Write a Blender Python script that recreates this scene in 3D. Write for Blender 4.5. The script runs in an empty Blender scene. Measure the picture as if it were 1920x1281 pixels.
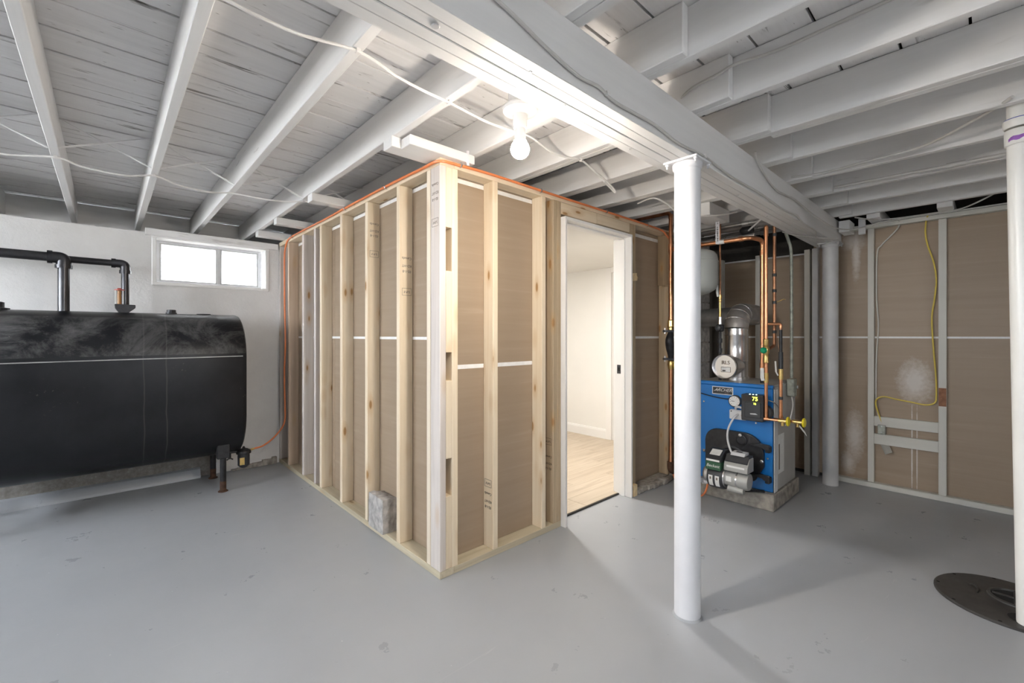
import bpy, bmesh, math, random
from mathutils import Vector, Matrix
random.seed(7)
S = bpy.context.scene
COL = S.collection

# ------------------------------------------------------------------ camera
cam_d = bpy.data.cameras.new('camera'); cam = bpy.data.objects.new('camera', cam_d); COL.objects.link(cam)
cam_d.sensor_width = 36.0; cam_d.lens = 827.0 / 1920 * 36; cam_d.shift_y = -11.5 / 1920
cam_d.clip_start = 0.02
cam.location = (0, 0, 1.27); cam.rotation_euler = (math.radians(90), 0, math.atan2(899, 827) - math.radians(90))
S.camera = cam
# ------------------------------------------------------------------ world / daylight
W = bpy.data.worlds.new('world'); S.world = W; W.use_nodes = True
bg = W.node_tree.nodes['Background']; bg.inputs[0].default_value = (0.87, 0.93, 1.0, 1); bg.inputs[1].default_value = 14.5
def portal(name, loc, rot, sx, sy):
    d = bpy.data.lights.new(name, 'AREA'); d.shape = 'RECTANGLE'; d.size = sx; d.size_y = sy
    d.cycles.is_portal = True
    o = bpy.data.objects.new(name, d); COL.objects.link(o); o.location = loc; o.rotation_euler = rot
    return o
# portals lie in the window openings and only guide the sampling of the sky
portal('window_portal', (0.72, 4.99, 1.91), (math.radians(-90), 0, 0), 0.80, 0.36)
portal('window_portal', (-2.58, 3.55, 1.72), (0, math.radians(-90), 0), 0.74, 2.00)
portal('window_portal', (-2.58, 0.60, 1.72), (0, math.radians(-90), 0), 0.74, 0.90)
portal('window_portal', (0.80, -2.38, 1.74), (math.radians(90), 0, 0), 0.66, 0.66)  # opening added in the unseen near wall for camera-side fill
BULB = 400.0        # LED bulb: the lower half of the globe shines, the upper half far less
ROOMLIGHT = 120.0    # flush lamp in the finished room
VS = S.view_settings
VS.view_transform = 'Standard'; VS.look = 'None'; VS.gamma = 1.0; VS.use_curve_mapping = False; VS.exposure = 1.74

# ------------------------------------------------------------------ node helpers
class NT:
    def __init__(s, name):
        s.m = bpy.data.materials.new(name); s.m.use_nodes = True; s.t = s.m.node_tree; s.n = s.t.nodes
        s.b = s.n['Principled BSDF']; s.out = s.n['Material Output']
    def node(s, typ, **kw):
        n = s.n.new(typ)
        for k, v in kw.items(): setattr(n, k, v)
        return n
    def link(s, a, b): s.t.links.new(a, b)
    def coord(s, scale=(1, 1, 1), rnd=True):
        tc = s.node('ShaderNodeTexCoord'); mp = s.node('ShaderNodeMapping'); mp.inputs['Scale'].default_value = scale
        if rnd:
            oi = s.node('ShaderNodeObjectInfo'); mul = s.node('ShaderNodeVectorMath', operation='SCALE')
            cb = s.node('ShaderNodeCombineXYZ')
            for i in range(3): s.link(oi.outputs['Random'], cb.inputs[i])
            s.link(cb.outputs[0], mul.inputs[0]); mul.inputs['Scale'].default_value = 37.0
            ad = s.node('ShaderNodeVectorMath', operation='ADD')
            s.link(tc.outputs['Object'], ad.inputs[0]); s.link(mul.outputs[0], ad.inputs[1]); s.link(ad.outputs[0], mp.inputs[0])
        else: s.link(tc.outputs['Object'], mp.inputs[0])
        return mp.outputs[0]
    def noise(s, vec, scale, detail=3, rough=0.55, dist=0.0):
        n = s.node('ShaderNodeTexNoise'); n.inputs['Scale'].default_value = scale; n.inputs['Detail'].default_value = detail
        n.inputs['Roughness'].default_value = rough; n.inputs['Distortion'].default_value = dist
        s.link(vec, n.inputs['Vector']); return n.outputs['Fac']
    def ramp(s, fac, stops):
        r = s.node('ShaderNodeValToRGB'); e = r.color_ramp.elements
        while len(e) < len(stops): e.new(0.5)
        for el, (p, c) in zip(e, stops): el.position = p; el.color = c if len(c) == 4 else (*c, 1)
        s.link(fac, r.inputs[0]); return r.outputs[0]
    def mix(s, fac, a, b, blend='MIX'):
        m = s.node('ShaderNodeMix', data_type='RGBA', blend_type=blend)
        if isinstance(fac, (int, float)): m.inputs[0].default_value = fac
        else: s.link(fac, m.inputs[0])
        for i, v in ((6, a), (7, b)):
            if isinstance(v, tuple): m.inputs[i].default_value = v if len(v) == 4 else (*v, 1)
            else: s.link(v, m.inputs[i])
        return m.outputs[2]
    def math(s, op, a, b=0.0, clamp=False):
        m = s.node('ShaderNodeMath', operation=op); m.use_clamp = clamp
        for i, v in ((0, a), (1, b)):
            if isinstance(v, (int, float)): m.inputs[i].default_value = v
            else: s.link(v, m.inputs[i])
        return m.outputs[0]
    def bump(s, h, strength=0.2, dist=0.01):
        b = s.node('ShaderNodeBump'); b.inputs['Strength'].default_value = strength; b.inputs['Distance'].default_value = dist
        s.link(h, b.inputs['Height']); s.link(b.outputs[0], s.b.inputs['Normal'])
    def setc(s, c):
        if isinstance(c, tuple): s.b.inputs['Base Color'].default_value = c if len(c) == 4 else (*c, 1)
        else: s.link(c, s.b.inputs['Base Color'])
    def p(s, rough=None, metal=None, spec=None, coat=None):
        if rough is not None:
            if isinstance(rough, (int, float)): s.b.inputs['Roughness'].default_value = rough
            else: s.link(rough, s.b.inputs['Roughness'])
        if metal is not None: s.b.inputs['Metallic'].default_value = metal
        if spec is not None: s.b.inputs['Specular IOR Level'].default_value = spec
        if coat is not None: s.b.inputs['Coat Weight'].default_value = coat
        return s.m
BW = ((0, 0, 0), (1, 1, 1))
def m_plain(name, col, rough=0.5, metal=0.0, var=0.12, scale=18, bump=0.0, spec=0.5):
    t = NT(name); v = t.coord()
    n = t.noise(v, scale, 4)
    dark = tuple(c * (1 - var) for c in col); lite = tuple(min(1, c * (1 + var)) for c in col)
    t.setc(t.ramp(n, [(0.3, dark), (0.7, lite)]))
    if bump: t.bump(n, bump, 0.005)
    return t.p(rough, metal, spec)
def m_emit(name, col, strength):
    t = NT(name); t.setc((0, 0, 0)); t.b.inputs['Emission Color'].default_value = (*col, 1); t.b.inputs['Emission Strength'].default_value = strength
    return t.m
def axis_scale(ax, long, cross):
    return tuple(long if i == ax else cross for i in range(3))
def m_lumber(name, ax, cA, cB, knot=(0.30, 0.15, 0.06), grain=1.0):
    """bare softwood with grain along one axis, knots and faint stain"""
    t = NT(name); v = t.coord(axis_scale(ax, 0.9, 30))
    n = t.noise(v, 1.0, 5, 0.6, 0.6)
    base = t.ramp(n, [(0.28, cA), (0.72, cB)])
    w = t.coord(axis_scale(ax, 0.35, 5)); n2 = t.noise(w, 1.0, 2)
    base = t.mix(t.math('MULTIPLY', t.ramp(n2, [(0.45, (0, 0, 0)), (0.8, (1, 1, 1))]), 0.35), base, tuple(c * 0.72 for c in cA))
    # knots
    kv = t.coord(axis_scale(ax, 4.2, 13.0)); vo = t.node('ShaderNodeTexVoronoi'); vo.inputs['Scale'].default_value = 1.0; vo.inputs['Randomness'].default_value = 1.0
    t.link(kv, vo.inputs['Vector'])
    cellr = t.node('ShaderNodeSeparateColor'); t.link(vo.outputs['Color'], cellr.inputs[0])
    on = t.math('GREATER_THAN', cellr.outputs[0], 0.42)
    k = t.ramp(vo.outputs['Distance'], [(0.10, (1, 1, 1)), (0.16, (0, 0, 0))])
    base = t.mix(t.math('MULTIPLY', k, on), base, knot)
    halo = t.ramp(vo.outputs['Distance'], [(0.18, (1, 1, 1)), (0.40, (0, 0, 0))])
    base = t.mix(t.math('MULTIPLY', t.math('MULTIPLY', halo, on), 0.35), base, (0.55, 0.34, 0.14))
    t.setc(base); t.bump(n, 0.12, 0.004)
    return t.p(0.62, 0, 0.35)
def m_painted(name, ax, col=(0.85, 0.84, 0.83), wear=0.6, wearcol=(0.22, 0.19, 0.17)):
    """white painted rough lumber, grain showing, small dark scuffs"""
    t = NT(name); v = t.coord(axis_scale(ax, 1.2, 34)); n = t.noise(v, 1.0, 5, 0.6, 0.4)
    base = t.ramp(n, [(0.25, tuple(c * 0.94 for c in col)), (0.7, col)])
    sv = t.coord(axis_scale(ax, 2.2, 15)); s1 = t.noise(sv, 1.0, 3, 0.6, 0.3)
    m1 = t.ramp(s1, [(0.665, (0, 0, 0)), (0.74, (1, 1, 1))])
    lv = t.coord((1.6, 1.6, 1.6)); l1 = t.noise(lv, 1.0, 2); m2 = t.ramp(l1, [(0.45, (0, 0, 0)), (0.7, (1, 1, 1))])
    base = t.mix(t.math('MULTIPLY', t.math('MULTIPLY', m1, m2), wear), base, wearcol)
    t.setc(base); t.bump(n, 0.18, 0.004)
    return t.p(0.55, 0, 0.35)
M = {}
# deck boards: painted, with knots, dark streaks along the grain and grey smudges
def m_deck():
    t = NT('painted_deck'); v = t.coord((1.3, 30, 30)); n = t.noise(v, 1.0, 5, 0.6, 0.5)
    base = t.ramp(n, [(0.2, (0.76, 0.745, 0.74)), (0.7, (0.86, 0.845, 0.84))])
    sv = t.coord((2.6, 26, 10)); s1 = t.noise(sv, 1.0, 4, 0.65, 0.5); m1 = t.ramp(s1, [(0.595, (0, 0, 0)), (0.65, (1, 1, 1))])
    lv = t.coord((2.6, 4.5, 2.2)); l1 = t.noise(lv, 1.0, 2); m2 = t.ramp(l1, [(0.46, (0, 0, 0)), (0.60, (1, 1, 1))])
    base = t.mix(t.math('MULTIPLY', t.math('MULTIPLY', m1, m2), 0.85), base, (0.16, 0.14, 0.125))
    kv = t.coord((3.0, 11, 11)); vo = t.node('ShaderNodeTexVoronoi'); t.link(kv, vo.inputs['Vector'])
    sc = t.node('ShaderNodeSeparateColor'); t.link(vo.outputs['Color'], sc.inputs[0]); on = t.math('GREATER_THAN', sc.outputs[0], 0.70)
    k = t.ramp(vo.outputs['Distance'], [(0.05, (1, 1, 1)), (0.13, (0, 0, 0))])
    base = t.mix(t.math('MULTIPLY', t.math('MULTIPLY', k, on), 0.75), base, (0.2, 0.17, 0.15))
    gv = t.coord((1.2, 3, 3)); g = t.ramp(t.noise(gv, 1.0, 5, 0.7), [(0.60, (0, 0, 0)), (0.75, (1, 1, 1))])
    base = t.mix(t.math('MULTIPLY', g, 0.25), base, (0.42, 0.40, 0.39))
    t.setc(base); t.bump(n, 0.2, 0.004); return t.p(0.6, 0, 0.3)
M['deck'] = m_deck()
for i, a in enumerate('xyz'):
    M['paint_' + a] = m_painted('white_painted_lumber_' + a, i)
    M['stud_' + a] = m_lumber('pine_lumber_' + a, i, (0.72, 0.585, 0.41), (0.83, 0.72, 0.56))
M['stud_pale'] = m_lumber('pale_pine_lumber', 2, (0.72, 0.61, 0.47), (0.82, 0.73, 0.60))
M['stud_red'] = m_lumber('reddish_pine_lumber', 2, (0.52, 0.38, 0.27), (0.70, 0.56, 0.43))
M['stud_old'] = m_lumber('aged_pine_lumber', 2, (0.40, 0.31, 0.20), (0.56, 0.44, 0.30))
M['stud_grey'] = m_lumber('greyed_lumber', 2, (0.56, 0.50, 0.46), (0.72, 0.66, 0.61))
M['plate_green'] = m_lumber('treated_lumber', 0, (0.45, 0.385, 0.27), (0.62, 0.55, 0.41), (0.2, 0.16, 0.11))
M['plate_green_y'] = m_lumber('treated_lumber_side', 1, (0.45, 0.385, 0.27), (0.62, 0.55, 0.41), (0.2, 0.16, 0.11))
M['stud_white'] = m_painted('chipped_white_stud', 2, (0.66, 0.64, 0.58), 0.9, (0.12, 0.09, 0.06))
M['stud_white_y'] = m_painted('chipped_white_board', 1, (0.66, 0.64, 0.58), 0.9, (0.12, 0.09, 0.06))
M['subfloor'] = m_plain('dark_subfloor', (0.05, 0.045, 0.04), 0.9)
M['cavity'] = m_plain('dusty_grey_lumber', (0.24, 0.23, 0.22), 0.9, 0, 0.3, 6)
M['steel_paint'] = m_plain('white_column_paint', (0.74, 0.74, 0.76), 0.42, 0, 0.03, 9)
M['steel_paint_dull'] = m_plain('grey_column_paint', (0.58, 0.58, 0.58), 0.5, 0, 0.08, 7)
M['cable_white'] = m_plain('white_cable_sheath', (0.82, 0.80, 0.78), 0.4, 0, 0.03)
M['cable_grey'] = m_plain('painted_cable_sheath', (0.62, 0.60, 0.57), 0.5, 0, 0.05)
M['cable_yellow'] = m_plain('yellow_cable_sheath', (0.72, 0.55, 0.10), 0.45, 0, 0.08)
M['orange'] = m_plain('orange_plastic_coating', (0.82, 0.25, 0.09), 0.3, 0, 0.08)
M['pvc'] = m_plain('white_pvc', (0.86, 0.85, 0.81), 0.3, 0, 0.03, 4)
M['blue_ring'] = m_plain('blue_primer', (0.03, 0.06, 0.42), 0.4)
M['purple'] = m_plain('purple_primer', (0.30, 0.11, 0.46), 0.4, 0, 0.3, 30)
M['porcelain'] = m_plain('white_porcelain', (0.88, 0.87, 0.85), 0.25, 0, 0.02)
M['metal_box'] = m_plain('painted_metal_box', (0.62, 0.61, 0.60), 0.45, 0.2, 0.06)
M['bulb'] = m_emit('lit_bulb', (1.0, 0.90, 0.78), BULB)
M['bulb_top'] = m_emit('dimly_lit_bulb_top', (1.0, 0.90, 0.78), BULB * 0.05)
M['bulb_neck'] = m_plain('bulb_plastic_neck', (0.85, 0.84, 0.82), 0.35, 0, 0.02)
M['lamp'] = m_emit('lit_diffuser', (1.0, 0.96, 0.91), ROOMLIGHT)
M['copper'] = m_plain('copper', (0.80, 0.38, 0.20), 0.28, 1.0, 0.18, 14)
M['copper_dull'] = m_plain('tarnished_copper', (0.42, 0.22, 0.13), 0.4, 1.0, 0.3, 14)
M['brass'] = m_plain('brass', (0.78, 0.56, 0.22), 0.3, 1.0, 0.15, 30)
M['iron'] = m_plain('black_iron', (0.030, 0.030, 0.033), 0.42, 0.3, 0.3, 30)
M['iron_rust'] = m_plain('rusty_black_iron', (0.10, 0.05, 0.03), 0.7, 0.2, 0.6, 22)
M['gunmetal'] = m_plain('dark_steel_pipe', (0.055, 0.055, 0.06), 0.24, 0.6, 0.15, 12)
M['charcoal'] = m_plain('charcoal_plastic', (0.035, 0.037, 0.042), 0.42, 0, 0.1)
M['galv'] = m_plain('galvanised_steel', (0.72, 0.72, 0.73), 0.27, 1.0, 0.10, 5)
M['galv_dull'] = m_plain('dusty_galvanised_steel', (0.46, 0.45, 0.44), 0.42, 0.8, 0.25, 9)
M['boiler_blue'] = m_plain('blue_enamel', (0.012, 0.185, 0.56), 0.3, 0, 0.05, 3)
M['boiler_grey'] = m_plain('grey_enamel', (0.46, 0.45, 0.43), 0.4, 0, 0.06, 4)
M['boiler_pale'] = m_plain('pale_grey_enamel', (0.66, 0.67, 0.68), 0.35, 0, 0.03, 4)
M['white_label'] = m_plain('white_printed_label', (0.78, 0.78, 0.76), 0.5, 0, 0.05, 40)
M['ink'] = m_plain('black_ink', (0.035, 0.03, 0.028), 0.8)
M['ink_faint'] = m_plain('faded_ink', (0.22, 0.18, 0.15), 0.8)
M['green_cover'] = m_plain('green_cover', (0.035, 0.11, 0.055), 0.4)
M['motor_grey'] = m_plain('grey_motor_paint', (0.42, 0.42, 0.40), 0.4, 0.2, 0.06)
M['valve_yellow'] = m_plain('yellow_valve_handle', (0.75, 0.62, 0.02), 0.4)
M['valve_green'] = m_plain('green_valve_cap', (0.0, 0.30, 0.14), 0.35)
M['tank_grey'] = m_plain('grey_green_tank_enamel', (0.42, 0.44, 0.42), 0.4, 0, 0.03, 5)
M['conduit'] = m_plain('mottled_conduit', (0.36, 0.38, 0.33), 0.5, 0.3, 0.35, 30)
M['led'] = m_emit('yellow_green_led', (0.75, 1.0, 0.05), 3.0)
M['led_white'] = m_emit('pale_green_led', (0.6, 1.0, 0.8), 3.0)
M['white_paint'] = m_plain('white_satin_paint', (0.84, 0.83, 0.81), 0.4, 0, 0.02, 4)
M['room_wall'] = m_plain('white_wall_paint', (0.82, 0.81, 0.78), 0.7, 0, 0.015, 3)
M['paper_edge'] = m_plain('white_board_edge', (0.86, 0.85, 0.84), 0.7, 0, 0.05, 30)
M['concrete'] = m_plain('bare_concrete', (0.36, 0.33, 0.29), 0.9, 0, 0.35, 22, 0.6)
M['block'] = m_plain('grey_concrete_block', (0.42, 0.40, 0.38), 0.95, 0, 0.3, 26, 0.5)
M['lid'] = m_plain('black_rubberised_lid', (0.042, 0.040, 0.038), 0.5, 0, 0.35, 16, 0.2)
M['hole'] = m_plain('dark_void', (0.008, 0.008, 0.008), 0.95)
M['bare_patch'] = m_plain('bare_brown_wood', (0.28, 0.13, 0.07), 0.8, 0, 0.25, 40)
M['plank_cut'] = m_lumber('brown_plank_offcut', 2, (0.26, 0.18, 0.10), (0.40, 0.29, 0.18))
M['amber'] = m_plain('amber_oil', (0.35, 0.15, 0.03), 0.3)
M['red'] = m_plain('red_plastic', (0.55, 0.10, 0.08), 0.4)
M['shim'] = m_plain('pale_shim_wood', (0.75, 0.58, 0.34), 0.7, 0, 0.15, 30)

def m_floor():
    t = NT('grey_floor_paint'); v = t.coord((1, 1, 1), False)
    n = t.noise(v, 0.7, 4, 0.6); base = t.ramp(n, [(0.3, (0.345, 0.362, 0.385)), (0.7, (0.395, 0.410, 0.43))])
    f = t.noise(v, 55, 2, 0.5); fl = t.ramp(f, [(0.765, (0, 0, 0)), (0.79, (1, 1, 1))]); base = t.mix(t.math('MULTIPLY', fl, 0.6), base, (0.66, 0.66, 0.64))
    f2 = t.noise(v, 75, 2, 0.5); fd = t.ramp(f2, [(0.165, (1, 1, 1)), (0.19, (0, 0, 0))]); base = t.mix(t.math('MULTIPLY', fd, 0.30), base, (0.12, 0.11, 0.1))
    # trowel scratches
    sv = t.coord((2.0, 16, 1), False); s = t.noise(sv, 1.2, 3, 0.6, 0.8); sl = t.ramp(s, [(0.70, (0, 0, 0)), (0.76, (1, 1, 1))]); base = t.mix(t.math('MULTIPLY', sl, 0.22), base, (0.6, 0.6, 0.6))
    t.setc(base)
    r = t.ramp(t.noise(v, 5, 5, 0.7), [(0.3, (0.26,) * 3), (0.7, (0.38,) * 3)])
    b1 = t.noise(v, 90, 3, 0.6); b2 = t.noise(v, 4, 3); t.bump(t.math('ADD', t.math('MULTIPLY', b1, 0.25), b2), 0.12, 0.01)
    return t.p(r, 0, 0.5)
M['floor'] = m_floor()
def m_wall():
    t = NT('white_painted_foundation'); v = t.coord((1, 1, 1), False)
    n = t.noise(v, 3, 5, 0.65); base = t.ramp(n, [(0.3, (0.70, 0.685, 0.67)), (0.7, (0.78, 0.77, 0.755))])
    st = t.noise(v, 1.3, 3); base = t.mix(t.math('MULTIPLY', t.ramp(st, [(0.55, (0, 0, 0)), (0.75, (1, 1, 1))]), 0.25), base, (0.62, 0.57, 0.52))
    # unpainted concrete, tank's shadow painted into its dark tone, below an uneven edge
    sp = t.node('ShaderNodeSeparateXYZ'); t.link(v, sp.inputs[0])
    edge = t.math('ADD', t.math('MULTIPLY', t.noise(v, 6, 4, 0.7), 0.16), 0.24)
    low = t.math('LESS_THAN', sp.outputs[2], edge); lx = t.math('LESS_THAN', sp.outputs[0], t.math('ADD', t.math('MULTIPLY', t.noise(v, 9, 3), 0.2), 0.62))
    cn = t.noise(v, 24, 5, 0.7); conc_shade = t.ramp(cn, [(0.3, (0.20, 0.18, 0.165)), (0.62, (0.33, 0.31, 0.28)), (0.74, (0.62, 0.6, 0.56))])
    base = t.mix(t.math('MULTIPLY', low, lx), base, conc_shade)
    t.setc(base); b = t.noise(v, 7, 6, 0.7, 0.5); t.bump(t.math('ADD', b, t.math('MULTIPLY', t.noise(v, 60, 3), 0.25)), 0.35, 0.015)
    return t.p(0.7, 0, 0.3)
M['wall'] = m_wall()
def m_kraft(name, overspray=False):
    t = NT(name); v = t.coord((1, 1, 1), False)
    sv = t.coord((1.2, 1.2, 28), True); n = t.noise(sv, 1.0, 3, 0.6, 0.3)
    base = t.ramp(n, [(0.3, (0.345, 0.262, 0.185)), (0.62, (0.375, 0.288, 0.206)), (0.78, (0.42, 0.33, 0.245))])
    mot = t.noise(t.coord((1, 1, 1), True), 1.4, 3); base = t.mix(t.math('MULTIPLY', mot, 0.25), base, (0.31, 0.225, 0.155))
    if overspray:
        sp = t.node('ShaderNodeSeparateXYZ'); t.link(v, sp.inputs[0]); Y, Z = sp.outputs[1], sp.outputs[2]
        rough = t.noise(v, 34, 4, 0.75)
        def blob(cy, cz, ry, rz, soft=0.6, amt=0.8):
            d = t.math('ADD', t.math('POWER', t.math('DIVIDE', t.math('SUBTRACT', Y, cy), ry), 2.0), t.math('POWER', t.math('DIVIDE', t.math('SUBTRACT', Z, cz), rz), 2.0))
            d = t.math('ADD', t.math('SQRT', d), t.math('MULTIPLY', t.math('SUBTRACT', rough, 0.5), 0.9))
            return t.math('MULTIPLY', t.math('SUBTRACT', 1.0, t.math('DIVIDE', t.math('SUBTRACT', d, 1 - soft), soft), True), amt, True)
        parts = [blob(0.415, 0.90, 0.125, 0.20, 0.75, 0.75), blob(0.80, 0.40, 0.075, 0.26, 0.8, 0.75), blob(0.84, 0.17, 0.06, 0.12, 0.8, 0.7), blob(0.79, 2.0, 0.035, 0.30, 0.7, 0.7), blob(0.81, 2.08, 0.10, 0.09, 0.7, 0.5),
                 blob(0.432, 0.36, 0.006, 0.42, 0.4, 0.8), blob(0.402, 0.34, 0.005, 0.44, 0.4, 0.7)]
        f = parts[0]
        for q in parts[1:]: f = t.math('MAXIMUM', f, q)
        base = t.mix(f, base, (0.70, 0.66, 0.62))
    t.setc(base); t.bump(n, 0.05, 0.002)
    return t.p(0.48, 0, 0.45)
M['kraft'] = m_kraft('kraft_board_backing'); M['kraft_spray'] = m_kraft('kraft_board_with_overspray', True)
def m_tank():
    t = NT('black_tank_paint'); v = t.coord((1, 1, 1), False)
    base = t.ramp(t.noise(v, 5, 4), [(0.3, (0.006, 0.0065, 0.008)), (0.7, (0.013, 0.0135, 0.016))])
    # grey dust smears on the shoulder of the tank
    sp = t.node('ShaderNodeSeparateXYZ'); t.link(v, sp.inputs[0])
    hi = t.ramp(sp.outputs[2], [(0.5, (0, 0, 0)), (0.9, (0, 0, 0))])
    band = t.math('MULTIPLY', t.math('GREATER_THAN', sp.outputs[2], 1.125), t.math('LESS_THAN', sp.outputs[2], 1.40))
    d = t.noise(t.coord((2.2, 2.4, 2.6), False), 1.5, 8, 0.78, 0.5); dm = t.ramp(d, [(0.44, (0, 0, 0)), (0.78, (1, 1, 1))])
    base = t.mix(t.math('MULTIPLY', t.math('MULTIPLY', dm, band), 0.55), base, (0.30, 0.295, 0.29))
    d2 = t.ramp(t.noise(v, 42, 4, 0.75), [(0.64, (0, 0, 0)), (0.72, (1, 1, 1))]); patch = t.ramp(t.noise(v, 2.2, 2), [(0.5, (0, 0, 0)), (0.65, (1, 1, 1))])
    base = t.mix(t.math('MULTIPLY', t.math('MULTIPLY', d2, patch), 0.30), base, (0.4, 0.38, 0.35))
    # two thin dried drips
    for x0, a in ((0.135, 0.045), (0.265, 0.055)):
        dx = t.math('ABSOLUTE', t.math('SUBTRACT', t.math('ADD', sp.outputs[0], t.math('MULTIPLY', t.noise(v, 3, 2), 0.03)), x0))
        base = t.mix(t.math('MULTIPLY', t.math('LESS_THAN', dx, 0.004), a), base, (0.5, 0.48, 0.44))
    t.setc(base)
    r = t.math('ADD', t.math('MULTIPLY', t.math('MULTIPLY', dm, band), 0.25), t.math('ADD', 0.26, t.math('MULTIPLY', t.noise(v, 9, 4), 0.16)))
    t.bump(t.math('ADD', t.noise(v, 2.5, 3), t.math('MULTIPLY', t.noise(v, 70, 3), 0.12)), 0.12, 0.02)
    return t.p(r, 0, 0.30)
M['tank'] = m_tank()
def m_plank():
    t = NT('pale_oak_plank'); v = t.coord((1.5, 22, 22)); n = t.noise(v, 1.0, 5, 0.65, 0.5)
    base = t.ramp(n, [(0.25, (0.42, 0.33, 0.235)), (0.5, (0.56, 0.465, 0.355)), (0.75, (0.66, 0.57, 0.46))])
    oi = t.node('ShaderNodeObjectInfo'); base = t.mix(t.math('MULTIPLY', oi.outputs['Random'], 0.25), base, (0.46, 0.37, 0.27))
    t.setc(base); return t.p(0.4, 0, 0.4)
M['plank'] = m_plank()
def m_glass(name, clear):
    t = NT(name); v = t.coord()
    tr = t.node('ShaderNodeBsdfTransparent'); tr.inputs[0].default_value = (clear, clear, clear, 1); df = t.node('ShaderNodeBsdfTranslucent'); df.inputs[0].default_value = (clear * 0.8, clear * 0.8, clear * 0.8, 1)
    mx = t.node('ShaderNodeMixShader'); f = t.ramp(t.noise(v, 2.5, 4, 0.6), [(0.3, (0.10,) * 3), (0.7, (0.45,) * 3)]); t.link(f, mx.inputs[0])
    gl = t.node('ShaderNodeBsdfGlossy'); gl.inputs['Roughness'].default_value = 0.1; m2 = t.node('ShaderNodeMixShader'); m2.inputs[0].default_value = 0.05
    t.link(tr.outputs[0], mx.inputs[1]); t.link(df.outputs[0], mx.inputs[2]); t.link(mx.outputs[0], m2.inputs[1]); t.link(gl.outputs[0], m2.inputs[2]); t.link(m2.outputs[0], t.out.inputs[0])
    return t.m
M['glass'] = m_glass('clear_window_glass', 0.92); M['glass_dimmed'] = m_glass('dimmed_window_glass', 0.5)  # second glass is darkened to cut the daylight through the far-wall panes

# ------------------------------------------------------------------ geometry helpers (world coordinates)
ORG = {}
def rootloc(o):
    while o.parent: o = o.parent
    return Vector(ORG.get(o.name, (0, 0, 0)))
def link(name, bm, mat, parent=None, smooth=False, base=None, autos=True):
    me = bpy.data.meshes.new(name)
    off = rootloc(parent) if parent else Vector(base) if base else Vector((0, 0, 0))
    bmesh.ops.recalc_face_normals(bm, faces=bm.faces)
    if off.length: bmesh.ops.translate(bm, vec=-off, verts=bm.verts)
    if smooth:
        for f in bm.faces: f.smooth = True
        for e in bm.edges:
            if len(e.link_faces) == 2 and e.calc_face_angle(0) > math.radians(38): e.smooth = False
    bm.to_mesh(me); bm.free()
    me.materials.append(M[mat] if isinstance(mat, str) else mat)
    o = bpy.data.objects.new(name, me); COL.objects.link(o)
    if parent: o.parent = parent
    elif base: o.location = base; ORG[o.name] = tuple(base)
    return o
def thing(name, label, cat, loc, group=None):
    o = bpy.data.objects.new(name, None); COL.objects.link(o); o.location = loc; o.empty_display_size = 0.05
    ORG[o.name] = tuple(loc); o['label'] = label; o['category'] = cat
    if group: o['group'] = group
    return o
def tag(o, label, cat, group=None):
    o['label'] = label; o['category'] = cat
    if group: o['group'] = group
    return o
def struct(o): o['kind'] = 'structure'; return o
def box(x0, x1, y0, y1, z0, z1, bev=0.0, bm=None, seg=1):
    own = bm is None
    b = bmesh.new()
    vs = [b.verts.new((x, y, z)) for x in (x0, x1) for y in (y0, y1) for z in (z0, z1)]
    for q in ((0, 1, 3, 2), (4, 6, 7, 5), (0, 4, 5, 1), (2, 3, 7, 6), (0, 2, 6, 4), (1, 5, 7, 3)): b.faces.new([vs[i] for i in q])
    if bev: bmesh.ops.bevel(b, geom=list(b.edges), offset=bev, segments=seg, affect='EDGES', profile=0.5)
    if own: return b
    return merge(bm, b)
def merge(a, b):
    me = bpy.data.meshes.new('tmp'); b.to_mesh(me); b.free(); a.from_mesh(me); bpy.data.meshes.remove(me); return a
def rounded(pts, rad, n=6):
    pts = [Vector(p) for p in pts]; out = [pts[0]]
    for i in range(1, len(pts) - 1):
        a, p, c = pts[i - 1], pts[i], pts[i + 1]; d1 = (a - p); d2 = (c - p)
        r = min(rad, d1.length * 0.49, d2.length * 0.49); s = p + d1.normalized() * r; e = p + d2.normalized() * r
        for k in range(n + 1):
            t = k / n; out.append(s * (1 - t) ** 2 + p * 2 * t * (1 - t) + e * t * t)
    out.append(pts[-1]); return out
def curve(pts, n=8):
    P = [Vector(p) for p in pts]; P = [P[0] * 2 - P[1]] + P + [P[-1] * 2 - P[-2]]; out = []
    for i in range(1, len(P) - 2):
        for k in range(n):
            t = k / n; a, b, c, d = P[i - 1:i + 3]
            out.append(0.5 * ((2 * b) + (c - a) * t + (2 * a - 5 * b + 4 * c - d) * t * t + (3 * b - a - 3 * c + d) * t ** 3))
    out.append(P[-2]); return out
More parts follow.
